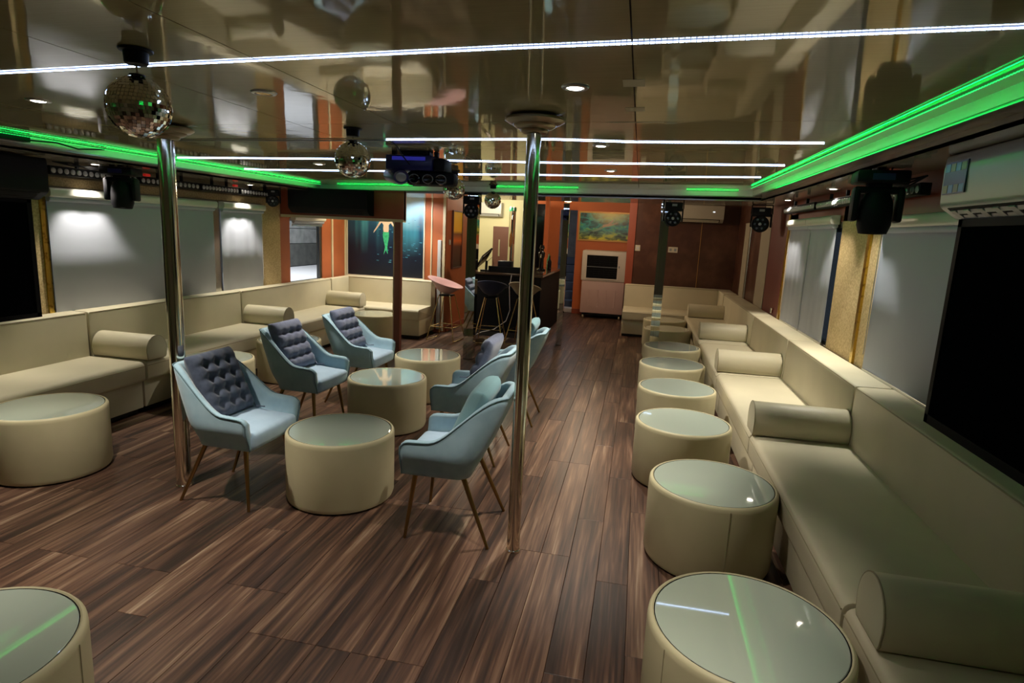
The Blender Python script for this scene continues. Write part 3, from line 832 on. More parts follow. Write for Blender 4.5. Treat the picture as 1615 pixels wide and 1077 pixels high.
cushion(-2.545, 4.255, -.04, 'slate cushion with horizontal rolls on the middle left armchair', m_grey_cush, 3, 3, True)
chair(-2.515, 5.15, -.02, 'pale blue armchair at the far end of the left row')
cushion(-2.515, 5.15, -.02, 'slate tufted cushion on the far left armchair', m_grey_cush, 3, 3, True)
chair(-.885, 3.05, PI + .03, 'pale blue armchair at front right touching the chrome pole')
cushion(-.885, 3.05, PI + .03, 'plain pale teal cushion on the front right armchair', m_teal_cush, 0, 0, False, ties=False, w=.40, h=.36, off=(.02, .0, -.005), lean=24)
chair(-1.10, 4.15, PI - .02, 'pale blue armchair in the middle of the right row')
cushion(-1.10, 4.15, PI - .02, 'grey tufted cushion with a white tag on the middle right armchair', m_grey_cush, 3, 3, True, off=(.04, 0, .035), lean=22)
chair(-1.01, 5.10, PI + .02, 'pale blue armchair at the far end of the right row')
cushion(-1.01, 5.10, PI + .02, 'pale teal tufted cushion on the far right armchair', m_teal_cush, 3, 3, False, ties=False, off=(.01, 0, .04))

# ================================================================== MIRROR BALLS
def mirror_ball(x, y, z, r, label):
    t = thing('mirror_ball', label, 'mirror ball', (x, y, z), 0, 'mirror balls')
    b = NB(); lathe(b, [(r*.97*math.sin(PI*i/16), -r*.97*math.cos(PI*i/16)) for i in range(17)], 24); obj('core', b, m_grey_pl, t, True)
    b = NB(); rnd = random.Random(int(abs(y)*1000)); ts = r*.125
    nrow = int(PI*r/ts)
    for i in range(nrow):
        th = PI*(i + .5)/nrow; n = max(4, int(2*PI*r*math.sin(th)/ts))
        for k in range(n):
            ph = 2*PI*(k + .5*(i % 2))/n
            nrm = Vector((math.sin(th)*math.cos(ph), math.sin(th)*math.sin(ph), -math.cos(th)))
            e1 = Vector((-math.sin(ph), math.cos(ph), 0)); e2 = nrm.cross(e1)
            nj = (nrm + e1*rnd.uniform(-.13, .13) + e2*rnd.uniform(-.13, .13)).normalized()
            a1 = e1 - nj*e1.dot(nj); a1.normalize(); a2 = nj.cross(a1)
            w = min(ts, 2*PI*r*math.sin(th)/n) * .47; h = PI*r/nrow * .47; c = nrm*r
            v = [b.verts.new(c + a1*sx*w + a2*sy*h) for sx, sy in ((-1, -1), (1, -1), (1, 1), (-1, 1))]
            u = [b.verts.new(c*.965 + a1*sx*w*.98 + a2*sy*h*.98) for sx, sy in ((-1, -1), (1, -1), (1, 1), (-1, 1))]
            b.faces.new(v)
            for q_ in range(4): b.faces.new((v[q_], u[q_], u[(q_+1) % 4], v[(q_+1) % 4]))
    stuff(obj('mirror_tiles', b, m_mirror_dim, t))
    zt = zc(x) - z
    b = NB(); lathe(b, [(0, r*.99), (r*.26, r*.985), (r*.24, r*1.04), (r*.06, r*1.06), (0, r*1.06)], 20); obj('cap', b, m_black, t, True)
    b = NB(); tube(b, [(0, 0, r*1.03), (0, 0, zt - .04)], .003, 8); obj('rod', b, m_chrome, t, True)
    b = NB(); lathe(b, [(0, zt - .046), (.030, zt - .046), (.034, zt - .042), (.036, zt - .010), (.048, zt - .008), (.050, zt - .002), (.047, zt - .0005), (0, zt - .0005)], 32); obj('motor', b, m_black, t, True)
mirror_ball(-1.600, 1.728, 1.981, .0935, 'largest mirror ball, nearest the camera at upper left')
mirror_ball(-1.572, 3.149, 1.988, .096, 'mirror ball hanging second from the camera')
mirror_ball(-1.687, 5.356, 1.994, .097, 'mirror ball right of the four-eyed stage light')
mirror_ball(-1.690, 6.841, 1.977, .094, 'farthest mirror ball, in front of the bar')

# ================================================================== STAGE LIGHTS
GM = 'black moving head stage lights'
def moving_head(x, y, ztop, label, s=1., pan=0, tilt=180, lensm=m_lens_dark, body=m_black):
    """hangs from ztop; base, yoke, head"""
    t = thing('moving_head_light', label, 'stage light', (x, y, ztop), pan, GM)
    def B(nm, m, *a, bev=.006): return bx(nm, m, t, *[v*s for v in a], bev=bev*s, smooth=True)
    B('base', body, -.12, .12, -.10, .10, -.075, -.012, bev=.012)
    b = NB(); tube(b, [(-.05*s, 0, -.01*s), (-.04*s, 0, .03*s), (.04*s, 0, .03*s), (.05*s, 0, -.01*s)], .005*s, 6); obj('hanging_loop', b, m_black, t, True)
    B('clamp', m_black, -.02, .02, -.02, .02, -.02, .0)
    b = NB(); lathe(b, [(0, -.075*s), (.06*s, -.075*s), (.06*s, -.092*s), (0, -.092*s)], 24); obj('turntable', b, m_black_soft, t, True)
    b = NB(); box(b, -.115*s, .115*s, -.035*s, .035*s, -.125*s, -.090*s, .01*s)
    for q_ in (-1, 1): box(b, min(q_*.085, q_*.118)*s, max(q_*.085, q_*.118)*s, -.05*s, .05*s, -.27*s, -.10*s, .012*s)
    obj('yoke', b, body, t, True)
    hd_ = NB(); lathe(hd_, [(0, -.10*s), (.055*s, -.095*s), (.075*s, -.05*s), (.080*s, .0), (.080*s, .07*s), (.066*s, .115*s), (.060*s, .115*s), (.058*s, .105*s), (0, .105*s)], 28)
    Mh = Matrix.Translation((0, 0, -.215*s)) @ Matrix.Rotation(math.radians(tilt), 4, 'X')
    bmesh.ops.transform(hd_, matrix=Mh, verts=hd_.verts); h = obj('head', hd_, body, t, True)
    b = NB(); lathe(b, [(0, .112*s), (.03*s, .111*s), (.057*s, .106*s)], 24); bmesh.ops.transform(b, matrix=Mh, verts=b.verts); obj('lens', b, lensm, h, True)
    b = NB(); box(b, -.05*s, .05*s, -.1025*s, -.1005*s, -.062*s, -.03*s); obj('display', b, m_navy_dev, t)
    return t
moving_head(-4.33, 4.44, 2.03, 'moving head light hanging before the widest left blind', 1.06, .35, 176)
moving_head(1.335, 3.98, 2.10, 'large moving head light hanging at right before the cork panel', 1.12, -.15, 178)
# small wash heads seen end-on
def wash_head(x, y, ztop, label, s=1., pan=0, tiltd=70):
    t = thing('wash_light', label, 'stage light', (x, y, ztop), pan, 'small black wash lights')
    b = NB(); tube(b, [(-.11*s, 0, 0), (-.115*s, 0, -.10*s)], .007*s, 6); tube(b, [(.11*s, 0, 0), (.115*s, 0, -.10*s)], .007*s, 6); tube(b, [(-.11*s, 0, 0), (.11*s, 0, 0)], .007*s, 6); obj('bracket', b, m_black, t, True)
    bx('base', m_black, t, -.10*s, .10*s, -.07*s, .07*s, -.13*s, -.03*s, bev=.008, smooth=True)
    bx('display', m_grey_pl, t, -.02*s, .035*s, -.072*s, -.069*s, -.075*s, -.05*s)
    b = NB(); lathe(b, [(0, -.07*s), (.07*s, -.065*s), (.092*s, -.02*s), (.095*s, .045*s), (.088*s, .06*s), (.082*s, .052*s), (0, .05*s)], 28)
    Mh = Matrix.Translation((0, -.02*s, -.215*s)) @ Matrix.Rotation(math.radians(90 + 0), 4, 'X')
    bmesh.ops.transform(b, matrix=Mh, verts=b.verts); h = obj('head', b, m_black, t, True)
    for k in range(7):
        rr = 0 if k == 0 else .055*s; a = k*PI/3
        b = NB(); lathe(b, [(0, .062*s), (.014*s, .059*s), (.018*s, .05*s)], 12, at=(rr*math.cos(a), rr*math.sin(a), 0)); bmesh.ops.transform(b, matrix=Mh, verts=b.verts)
        obj('lens', b, m_lens if k == 0 else m_lens_dark, h, True)
    for q_ in (-1, 1): bx('yoke_arm', m_black, t, min(q_*.098, q_*.115)*s, max(q_*.098, q_*.115)*s, -.03*s, .03*s, -.25*s, -.10*s, bev=.005)
    return t
wash_head(-4.49, 6.86, 2.03, 'small stage light at the far end of the left light bars', .75, .4)
wash_head(-2.02, 7.16, 2.06, 'stage light on the mirrored column left of the navy stool', .95, .1)
wash_head(.345, 7.42, 2.09, 'stage light with ringed lenses at the top of the right mirrored column', 1.0, 0)
wash_head(1.40, 7.85, 2.09, 'stage light hanging in the far right corner', 1.05, -.3)

# four-eyed fixture in the middle
t = thing('four_eye_light', 'wide blue-black stage light with four round eyes in the ceiling middle', 'stage light', (-1.575, 4.12, zc(-1.57)), .05); t.scale = (.98, .98, .80)
bx('mount_plate', m_black, t, -.10, .10, -.08, .08, -.03, .0, bev=.004)
b = NB()
for xx in (-.17, -.05, .08, .14): box(b, xx, xx + .03, -.05, -.01, -.045, .0, .003)
obj('clamps', b, m_black, t)
bx('base', m_navy_dev, t, -.19, .15, -.12, .12, -.165, -.04, bev=.012, smooth=True)
bx('side_box', m_black, t, .15, .235, -.10, .10, -.17, -.055, bev=.02, smooth=True)
bx('control_panel', mat('blue display panel', (.02, .02, .12), .3, emit=(.05, .05, .7), es=.45), t, -.14, .10, -.1225, -.1195, -.085, -.055)
b = NB(); lathe(b, [(0, -.14), (.05, -.14), (.062, -.12), (.064, .10), (.055, .13), (.048, .125), (0, .12)], 24)
bmesh.ops.transform(b, matrix=Matrix.Translation((-.14, -.03, -.21)) @ Matrix.Rotation(math.radians(100), 4, 'X') @ Matrix.Rotation(math.radians(35), 4, 'Y'), verts=b.verts); obj('head', b, m_navy_dev, t, True)
b = NB(); box(b, -.06, .30, -.07, .06, -.285, -.165, .035); hdx = obj('head', b, m_black, t, True)
for k, xx in enumerate((.01, .11, .205)):
    b = NB(); lathe(b, [(0, -.004), (.026, 0), (.036, .006), (.044, .0), (.046, -.02), (0, -.02)], 24)
    bmesh.ops.transform(b, matrix=Matrix.Translation((xx, -.078, -.232)) @ Matrix.Rotation(math.radians(90), 4, 'X') @ Matrix.Rotation(math.radians(15*(k-1)), 4, 'Y'), verts=b.verts); e_ = obj('eye', b, m_black_gloss, hdx, True)
    b2 = NB(); tube(b2, [(xx + .037*math.cos(a*PI/12), -.088, -.232 + .037*math.sin(a*PI/12)) for a in range(24)], .003, 5, closed=True); obj('eye_ring', b2, m_grey_pl, hdx, True)
b = NB(); lathe(b, [(0, .128), (.03, .127), (.05, .12)], 20); bmesh.ops.transform(b, matrix=Matrix.Translation((-.14, -.03, -.21)) @ Matrix.Rotation(math.radians(100), 4, 'X') @ Matrix.Rotation(math.radians(35), 4, 'Y'), verts=b.verts); obj('lens', b, m_lens, t, True)
b = NB(); tube(b, [(.02, -.56, -.01), (.02, -.46, -.03), (.0, -.32, -.07), (-.01, -.13, -.12)], .005, 6)
obj('cable', b, m_black, t, True)

# LED wash bars
GB = 'LED wash bars along the side walls'
def light_bar(x, y0, y1, z, sx, label, n):
    t = thing('light_bar', label, 'light bar', (x, y0, z), 0, GB)
    L = y1 - y0
    bx('housing', m_black, t, -.03, .03, 0, L, -.032, .036, bev=.004)
    bx('bracket', m_black, t, -.05*0 - .012, .012, L*.3, L*.3 + .02, .03, .085); bx('bracket', m_black, t, -.012, .012, L*.7, L*.7 + .02, .03, .085)
    me = None
    for k in range(n):
        y = L*(k + .5)/n
        if me is None:
            b = NB(); lathe(b, [(0, .008), (.012, .007), (.020, .003), (.0215, 0), (.0215, -.004)], 14); bmesh.ops.transform(b, matrix=Matrix.Rotation(sx*PI/2, 4, 'Y'), verts=b.verts)
            o = obj('lens', b, m_lens, t, True); me = o.data
        else:
            o = bpy.data.objects.new('lens', me); C.objects.link(o); o.parent = t
        o.location = (sx*.032, y, 0)
light_bar(-4.56, 3.98, 4.82, 1.945, 1, 'LED wash bar over the widest left blind, nearest piece', 15)
light_bar(-4.56, 4.86, 5.62, 1.945, 1, 'LED wash bar on the left, behind the chrome pole', 13)
light_bar(-4.56, 5.66, 6.25, 1.945, 1, 'LED wash bar on the left, third piece from the camera', 12)
light_bar(-4.56, 6.29, 6.98, 1.945, 1, 'LED wash bar on the left, farthest piece', 13)
light_bar(1.53, 3.85, 4.72, 1.985, -1, 'LED wash bar on the right between the air conditioner and moving head', 14)
light_bar(1.53, 4.86, 5.90, 1.99, -1, 'LED wash bar on the right beyond the moving head', 22)
light_bar(1.53, 5.98, 7.15, 1.995, -1, 'LED wash bar on the right, farthest piece', 24)
for x, y, z, nm in ((-4.52, 4.92, 1.995, 'red pilot lamp over the left light bar behind the pole'), (-4.52, 6.18, 2.0, 'red pilot lamp between the two farthest left light bars')):
    b = NB(); box(b, x - .015, x + .015, y - .03, y + .03, z - .012, z + .012, .004); tag(obj('pilot_lamp', b, m_led_red), nm, 'lamp')
# cables by the bars
b = NB()
for k in range(3): tube(b, [(1.50, 3.78 + .02*k, 2.05), (1.47, 3.95, 2.00 + .02*k), (1.49, 4.2, 2.035 - .01*k), (1.50, 4.45, 2.02 + .01*k), (1.51, 4.6, 2.05)], .005, 6)
tag(obj('cable_bundle', b, m_black, smooth=True), 'loose black cables between air conditioner and moving head', 'cable')
b = NB()
for k in range(3): tube(b, [(-4.5, 3.98 + .02*k, 2.01), (-4.48, 4.12, 1.99 + .012*k), (-4.49, 4.3, 2.0 - .01*k), (-4.47, 4.55, 1.985 + .012*k), (-4.5, 4.75, 2.01)], .005, 6)
tag(obj('cable_bundle', b, m_black, smooth=True), 'loose black cables above the nearest left light bar', 'cable')

# ================================================================== BLINDS
GBL = 'grey roller blinds'
def blind(x, sx, y0, y1, z0, ztop, label, drop=None):
    """ztop = top of cassette"""
    t = thing('roller_blind', label, 'blind', (x, y0, 0), 0, GBL); L = y1 - y0
    def X(a, c): return (min(sx*a, sx*c), max(sx*a, sx*c))
    P = rounded_profile([(sx*.0, ztop - .075), (sx*.075, ztop - .075), (sx*.075, ztop), (0, ztop)], [0, .03, .03, 0], 5)
    b = NB(); prism(b, P, 1, 0, L); obj('cassette', b, m_cassette, t, True)
    b = NB(); tube(b, [(sx*.03, .01, ztop - .085), (sx*.03, L - .01, ztop - .085)], .024, 14); obj('roller', b, m_blind, t, True)
    # hanging fabric with a slight wave
    zb = z0 if drop is None else drop
    n = 24; b = NB(); cols = []
    for i in range(n + 1):
        yy = .012 + (L - .024)*i/n; w = .003*math.sin(i*1.1) + .002*math.sin(i*2.7)
        cols.append([[b.verts.new((sx*(.012 + w + dx), yy, z)) for z in (zb, (zb + ztop)/2, ztop - .08)] for dx in (0, .0025)])
    for i in range(n):
        for j in range(2):
            b.faces.new((cols[i][0][j], cols[i+1][0][j], cols[i+1][0][j+1], cols[i][0][j+1])); b.faces.new((cols[i][1][j], cols[i][1][j+1], cols[i+1][1][j+1], cols[i+1][1][j]))
        b.faces.new((cols[i][0][0], cols[i][1][0], cols[i+1][1][0], cols[i+1][0][0]))
    obj('fabric', b, m_blind, t, 'all')
    a0, a1 = X(.006, .022); bx('bottom_bar', m_alum, t, a0, a1, .01, L - .01, zb - .012, zb + .006, bev=.003)
    b = NB(); tube(b, [(sx*.03, L - .02, ztop - .06), (sx*.03, L - .02, zb + .1)], .0025, 5); obj('pull_cord', b, m_white_pl, t)
    return t
blind(XL + .02, 1, 3.99, 5.92, .80, 1.815, 'widest grey roller blind, on the left wall behind the chrome pole')
blind(XL + .02, 1, 6.03, 6.80, .80, 1.815, 'narrow grey roller blind on the left wall beside the cork panel')
blind(XL + .02, 1, 7.46, 8.27, .80, 1.72, 'cream roller blind rolled up over the clear left window', drop=1.585)
blind(XR - .02, -1, 2.3, 4.52, .82, 1.855, 'bright grey roller blind on the right wall behind the television')
blind(XR - .02, -1, 5.52, 6.30, .82, 1.90, 'nearer of the two narrow blinds on the right wall past the cork panel')
blind(XR - .02, -1, 6.31, 7.10, .82, 1.90, 'farther of the two narrow blinds on the right wall past the cork panel')

# ================================================================== TELEVISIONS, AIR CONDITIONERS
def tv(name, label, x, sx, y0, y1, z0, z1):
    t = thing(name, label, 'television', (x, y0, z0), 0, 'wall televisions'); L = y1 - y0; H = z1 - z0
    def X(a, c): return (min(sx*a, sx*c), max(sx*a, sx*c))
    bx('body', m_tvframe, t, *X(0, .05), .0, L, 0, H, bev=.006)
    f = .035
    b = NB(); xa, xb = X(.05, .058)
    box(b, xa, xb, 0, L, 0, f*1.4); box(b, xa, xb, 0, L, H - f, H); box(b, xa, xb, 0, f, 0, H); box(b, xa, xb, L - f, L, 0, H)
    obj('bezel', b, m_tvframe, t); bx('screen', m_tv, t, *X(.05, .053), f, L - f, f*1.4, H - f)
    bx('wall_mount', m_black, t, *X(-.05, 0), L*.35, L*.65, H*.3, H*.7)
tv('television', 'black television on the left wall at the frame edge', XL + .07, 1, 2.35, 3.80, .80, 1.72)
tv('television', 'large black television on the right wall', XR - .10, -1, 1.68, 3.27, .80, 1.80)

def air_con(label, L, H, D, loc, rz, body, vent, extra=None, group=None):
    """local: back at y=0 facing -y, width along x, hanging top at z=0"""
    t = thing('air_conditioner', label, 'air conditioner', loc, rz, group)
    P = rounded_profile([(0, -H), (-D*.58, -H), (-D*.97, -H*.80), (-D, -H*.25), (-D*.97, 0), (0, 0)], [.005, .02, .02, .03, .02, .0], 5)
    b = NB(); prism(b, P, 0, -L/2, L/2)
    obj('body', b, body, t, True)
    b = NB(); obox(b, Matrix.Translation((0, -D*.775, -H*.90)) @ Matrix.Rotation(-math.atan2(H*.20, D*.39), 4, 'X'), L*.88, D*.36, .006, .0)
    obj('vent_opening', b, vent, t)
    for k in range(2):
        b = NB(); obox(b, Matrix.Translation((0, -D*(.70 + .14*k), -H*(.945 - .072*k) - .004)) @ Matrix.Rotation(-1.0, 4, 'X'), L*.86, .022, .004, .001); obj('louvre', b, body, t)
    return t
ac = air_con('white wall air conditioner with a coloured sticker at upper right', 1.0, .30, .22, (XR - .002, 2.85, 2.098), -PI/2, m_ac, m_black_soft)
# fins and sticker on the near unit (local x -> -Y world)
for k in range(8):
    b = NB(); obox(b, Matrix.Translation((-.40 + .115*k, -.170, -.276)) @ Matrix.Rotation(-.61, 4, 'X'), .045, .060, .010); obj('fin', b, m_grey_pl, ac)
sk = bx('sticker', mat('sticker navy', (.01, .025, .07), .3), ac, -.475, -.275, -.2245, -.2180, -.185, -.040)
cc = [(.02, .18, .36), (.16, .17, .02), (.02, .16, .34), (.10, .15, .03)]
for rowz in (-.083, -.180):
    for k in range(4):
        c = cc[(k + (rowz < -.1)) % 4]
        bx('sticker_icon', mat('sticker icon %d%d' % (k, rowz < -.1), c, .3), sk, -.468 + .048*k, -.468 + .048*k + .042, -.2257, -.2244, rowz, rowz + .036)
ac2 = air_con('white air conditioner on the dark marble board at the far right', .98, .28, .20, (.83, 10.895, 2.215), 0, mat('dim white plastic', (.42, .38, .30), .35), m_black_soft)
bx('display', m_led_ac, ac2, .31, .345, -.2035, -.2015, -.115, -.10)
air_con('white air conditioner on the cream wall behind the bar', .85, .28, .20, (-3.30, 12.595, 2.20), 0, m_white_pl, m_black_soft)
air_con('long black air conditioner on the header board before the corner booth', 1.08, .31, .20, (-3.87, 7.245, 2.055), 0, m_black_soft, m_black_soft)
air_con('black rounded air conditioner above the left television', 1.05, .31, .24, (XL + .002, 3.33, 2.02), PI/2, m_black, m_black_soft)

# ================================================================== PICTURES
def picture_mat(kind):
    m = bpy.data.materials.new('picture ' + kind); m.use_nodes = True; nt = m.node_tree; L = nt.links; N = nt.nodes.new
    b = nt.nodes['Principled BSDF']; b.inputs['Roughness'].default_value = .35
    tc = N('ShaderNodeTexCoord')
    def ramp(src, stops):
        r = N('ShaderNodeValToRGB'); cr = r.color_ramp
        cr.elements[0].position, cr.elements[0].color = stops[0][0], (*stops[0][1], 1); cr.elements[1].position, cr.elements[1].color = stops[-1][0], (*stops[-1][1], 1)
        for p, c in stops[1:-1]: cr.elements.new(p).color = (*c, 1)
        L.new(src, r.inputs[0]); return r.outputs[0]
    def mix(a, c, f, bt='MIX'):
        x = N('ShaderNodeMix'); x.data_type = 'RGBA'; x.blend_type = bt
        for s, v in ((6, a), (7, c)): L.new(v, x.inputs[s])
        if isinstance(f, float): x.inputs[0].default_value = f
        else: L.new(f, x.inputs[0])
        return x.outputs[2]
    sp = N('ShaderNodeSeparateXYZ'); L.new(tc.outputs['Generated'], sp.inputs[0])
    if kind == 'underwater':
        base = ramp(sp.outputs[2], [(0, (.004, .006, .014)), (.35, (.006, .012, .03)), (.7, (.012, .07, .14)), (1, (.20, .55, .85))])
        mp = N('ShaderNodeMapping'); mp.inputs['Scale'].default_value = (7, 1, .35); mp.inputs['Rotation'].default_value = (0, .12, 0); L.new(tc.outputs['Generated'], mp.inputs[0])
        n = N('ShaderNodeTexNoise'); n.inputs['Scale'].default_value = 1.; n.inputs['Detail'].default_value = 2; L.new(mp.outputs[0], n.inputs[0])
        ray = ramp(n.outputs[0], [(.48, (0, 0, 0)), (.72, (1, 1, 1))])
        zz = ramp(sp.outputs[2], [(.25, (0, 0, 0)), (1, (1, 1, 1))])
        fac = N('ShaderNodeMix'); fac.data_type = 'RGBA'; fac.blend_type = 'MULTIPLY'; fac.inputs[0].default_value = 1; L.new(ray, fac.inputs[6]); L.new(zz, fac.inputs[7])
        lt = N('ShaderNodeRGB'); lt.outputs[0].default_value = (.10, .50, .62, 1)
        c1 = mix(base, lt.outputs[0], fac.outputs[2])
        # brighter to the right at the top
        sx = ramp(sp.outputs[0], [(.58, (0, 0, 0)), (.80, (1, 1, 1)), (1, (.6, .6, .6))])
        z2 = ramp(sp.outputs[2], [(.55, (0, 0, 0)), (1, (1, 1, 1))])
        f2 = N('ShaderNodeMix'); f2.data_type = 'RGBA'; f2.blend_type = 'MULTIPLY'; f2.inputs[0].default_value = 1; L.new(sx, f2.inputs[6]); L.new(z2, f2.inputs[7])
        l2 = N('ShaderNodeRGB'); l2.outputs[0].default_value = (.80, .95, 1, 1)
        c2 = mix(c1, l2.outputs[0], f2.outputs[2])
        L.new(c2, b.inputs['Base Color'])
    else:
        n = N('ShaderNodeTexNoise'); n.inputs['Scale'].default_value = 7 if kind == 'reef' else 4; n.inputs['Detail'].default_value = 6; n.inputs['Distortion'].default_value = .8
        L.new(tc.outputs['Generated'], n.inputs[0])
        if kind == 'reef':
            sea = ramp(n.outputs[0], [(.36, (.004, .02, .02)), (.47, (.01, .16, .16)), (.56, (.03, .36, .34)), (.64, (.10, .42, .14)), (.75, (.55, .65, .30))])
            low = ramp(n.outputs[0], [(.36, (.01, .03, .01)), (.5, (.22, .26, .02)), (.62, (.75, .68, .03))])
            f = ramp(sp.outputs[2], [(.05, (1, 1, 1)), (.38, (0, 0, 0))])
            c = mix(sea, low, f)
            mp = N('ShaderNodeMapping'); mp.inputs['Location'].default_value = (-.62, 0, -1.02); mp.inputs['Scale'].default_value = (1, 0, 1); mp.vector_type = 'POINT'; L.new(tc.outputs['Generated'], mp.inputs[0])
            ln = N('ShaderNodeVectorMath'); ln.operation = 'LENGTH'; L.new(mp.outputs[0], ln.inputs[0])
            g = ramp(ln.outputs['Value'], [(.05, (1, 1, 1)), (.5, (0, 0, 0))])
            li = N('ShaderNodeRGB'); li.outputs[0].default_value = (.80, .72, .22, 1)
            c = mix(c, li.outputs[0], g)
        else:
            c = ramp(sp.outputs[2], [(.0, (.03, .012, .01)), (.38, (.10, .02, .01)), (.48, (.80, .16, .01)), (.60, (.18, .05, .02)), (.66, (.95, .50, .02)), (1, (.95, .58, .03))])
        L.new(c, b.inputs['Base Color'])
    return m
def frame(b, w, h, fw, d):
    box(b, -w/2 - fw, w/2 + fw, -d, 0, -h/2 - fw, -h/2); box(b, -w/2 - fw, w/2 + fw, -d, 0, h/2, h/2 + fw)
    box(b, -w/2 - fw, -w/2, -d, 0, -h/2, h/2); box(b, w/2, w/2 + fw, -d, 0, -h/2, h/2)
def flat(bm, poly, y, th=.002): prism(bm, poly, 1, y - th, y)
t = thing('underwater_picture', 'tall framed underwater picture with a mermaid above the corner sofa', 'picture', (-3.955, 9.048, 1.49))
b = NB(); box(b, -.64, .64, -.018, 0, -.655, .655); cv = obj('canvas', b, picture_mat('underwater'), t)
b = NB(); frame(b, 1.28, 1.31, .018, .026); obj('frame', b, m_frame_white, t)
ox, oz = .01, .03     # a small swimming figure, arms raised
b = NB(); flat(b, [(ox - .035, oz), (ox - .045, oz + .06), (ox - .04, oz + .12), (ox - .075, oz + .16), (ox - .16, oz + .05), (ox - .21, oz - .01), (ox - .205, oz + .02), (ox - .15, oz + .10), (ox - .09, oz + .20), (ox - .02, oz + .215),
                   (ox + .02, oz + .215), (ox + .09, oz + .20), (ox + .14, oz + .11), (ox + .20, oz + .05), (ox + .15, oz + .07), (ox + .075, oz + .155), (ox + .045, oz + .12), (ox + .05, oz + .06), (ox + .04, oz)], -.0182)
obj('painted_torso', b, m_skin, cv)
b = NB(); flat(b, [(ox - .045, oz + .012), (ox + .05, oz + .012), (ox + .055, oz - .05), (ox + .025, oz - .22), (ox + .035, oz - .33), (ox + .0, oz - .27), (ox - .035, oz - .34), (ox - .01, oz - .22), (ox - .05, oz - .06)], -.0205); obj('painted_tail', b, m_tail, cv)
b = NB(); flat(b, [(ox + .045*math.cos(a*PI/8), oz + .27 + .058*math.sin(a*PI/8)) for a in range(16)], -.0182); obj('painted_hair', b, m_hair, cv)
b = NB(); flat(b, [(ox + .03*math.cos(a*PI/8), oz + .262 + .042*math.sin(a*PI/8)) for a in range(16)], -.0205); obj('painted_face', b, m_skin, cv)
b = NB(); rr = random.Random(3)
for k in range(46):
    fx_, fz_ = rr.uniform(-.15, .60), rr.uniform(-.45, .25); s_ = rr.uniform(.010, .024)
    flat(b, [(fx_ - s_, fz_), (fx_, fz_ + s_*.35), (fx_ + s_*.8, fz_ + s_*.1), (fx_ + s_*1.25, fz_ + s_*.45), (fx_ + s_*1.2, fz_ - s_*.3), (fx_, fz_ - s_*.25)], -.0182)
stuff(obj('painted_fish', b, m_fish, cv))
t = thing('reef_picture', 'gilt framed reef picture with a swimming figure above the cooler', 'picture', (-.735, 12.548, 1.81))
b = NB(); box(b, -.505, .505, -.02, 0, -.265, .265); cv = obj('canvas', b, picture_mat('reef'), t)
b = NB(); frame(b, 1.01, .53, .03, .035); obj('frame', b, m_frame_gold, t)
b = NB(); flat(b, [(-.09, -.01), (-.02, .045), (.06, .06), (.12, .11), (.15, .145), (.17, .125), (.13, .06), (.26, .10), (.27, .085), (.12, .02), (.02, .0), (-.06, -.03)], -.0202); obj('painted_torso', b, m_skin, cv)
b = NB(); flat(b, [(-.30, -.10), (-.20, -.07), (-.12, -.03), (-.05, .02), (-.03, -.03), (-.12, -.08), (-.22, -.11), (-.34, -.09)], -.0222); obj('painted_tail', b, mat('painted pale tail', (.25, .40, .28), .6), cv)
t = thing('sunset_picture', 'narrow orange and black picture on the side wall behind the pink stool', 'picture', (-2.948, 9.56, 1.46), PI/2)
b = NB(); box(b, -.24, .24, -.02, 0, -.44, .44); obj('canvas', b, picture_mat('sunset'), t)
b = NB(); frame(b, .48, .88, .022, .03); obj('frame', b, m_brown_pan, t)

# ================================================================== BAR
t = thing('bar_counter', 'black bar counter with a dark glossy top', 'counter', (-1.43, 9.05, 0))
bx('front_panel', m_bar, t, -1.06, 0, 0, .06, .0, .965); bx('side_panel', m_bar, t, -.06, 0, .06, 2.25, .0, .965)
bx('worktop', m_bartop, t, -1.06, .03, -.03, .42, .965, 1.0, bev=.006); bx('worktop', m_bartop, t, -.42, .03, .425, 2.28, .965, 1.0, bev=.006)
bx('kick_board', m_baseboard_dark, t, -1.06, .004, -.004, .0, 0, .08)
bx('inner_shelf', m_bar, t, -1.05, -.07, .07, .40, .5, .53)
tag(bx('raised_panel', m_bar, None, -2.30, -1.72, 9.20, 9.235, 1.0, 1.09, bev=.004), 'low black upstand on the bar in front of the printer', 'panel')
t = thing('till_screen', 'tilted black till screen on the left of the bar', 'screen', (-2.36, 9.30, 1.0))
bx('foot', m_black, t, -.08, .08, -.07, .07, 0, .02, bev=.005); b = NB(); tube(b, [(0, 0, .02), (.0, .02, .16)], .02, 10); obj('stem', b, m_black, t, True)
b = NB(); obox(b, Matrix.Translation((-.03, -.03, .20)) @ Matrix.Rotation(math.radians(35), 4, 'Y') @ Matrix.Rotation(math.radians(30), 4, 'X'), .03, .30, .28, .006); obj('display_panel', b, m_black_gloss, t)
b = NB(); tube(b, [(.02, .03, .16), (.08, .05, .22), (.11, .03, .12), (.10, .02, .03)], .005, 6); obj('cable', b, m_black, t, True)
t = thing('receipt_printer', 'squat black receipt printer on the bar', 'printer', (-2.06, 9.36, 1.0))
bx('body', m_black, t, -.11, .11, -.09, .09, 0, .17, bev=.012, smooth=True); bx('paper', m_white_pl, t, -.04, .04, -.01, -.004, .168, .178)
t = thing('dispenser', 'dark bottle dispenser at the right end of the bar', 'dispenser', (-1.62, 10.2, 1.0))
b = NB(); lathe(b, [(0, 0), (.07, 0), (.075, .02), (.04, .04), (.035, .20), (.05, .24), (.055, .30), (.03, .33), (.03, .36), (.045, .38), (.03, .43), (0, .43)], 20); obj('body', b, m_black_gloss, t, True)
b = NB(); tube(b, [(0, 0, .27), (.0, -.09, .27), (0, -.10, .22)], .012, 8); obj('spout', b, m_chrome, t, True)
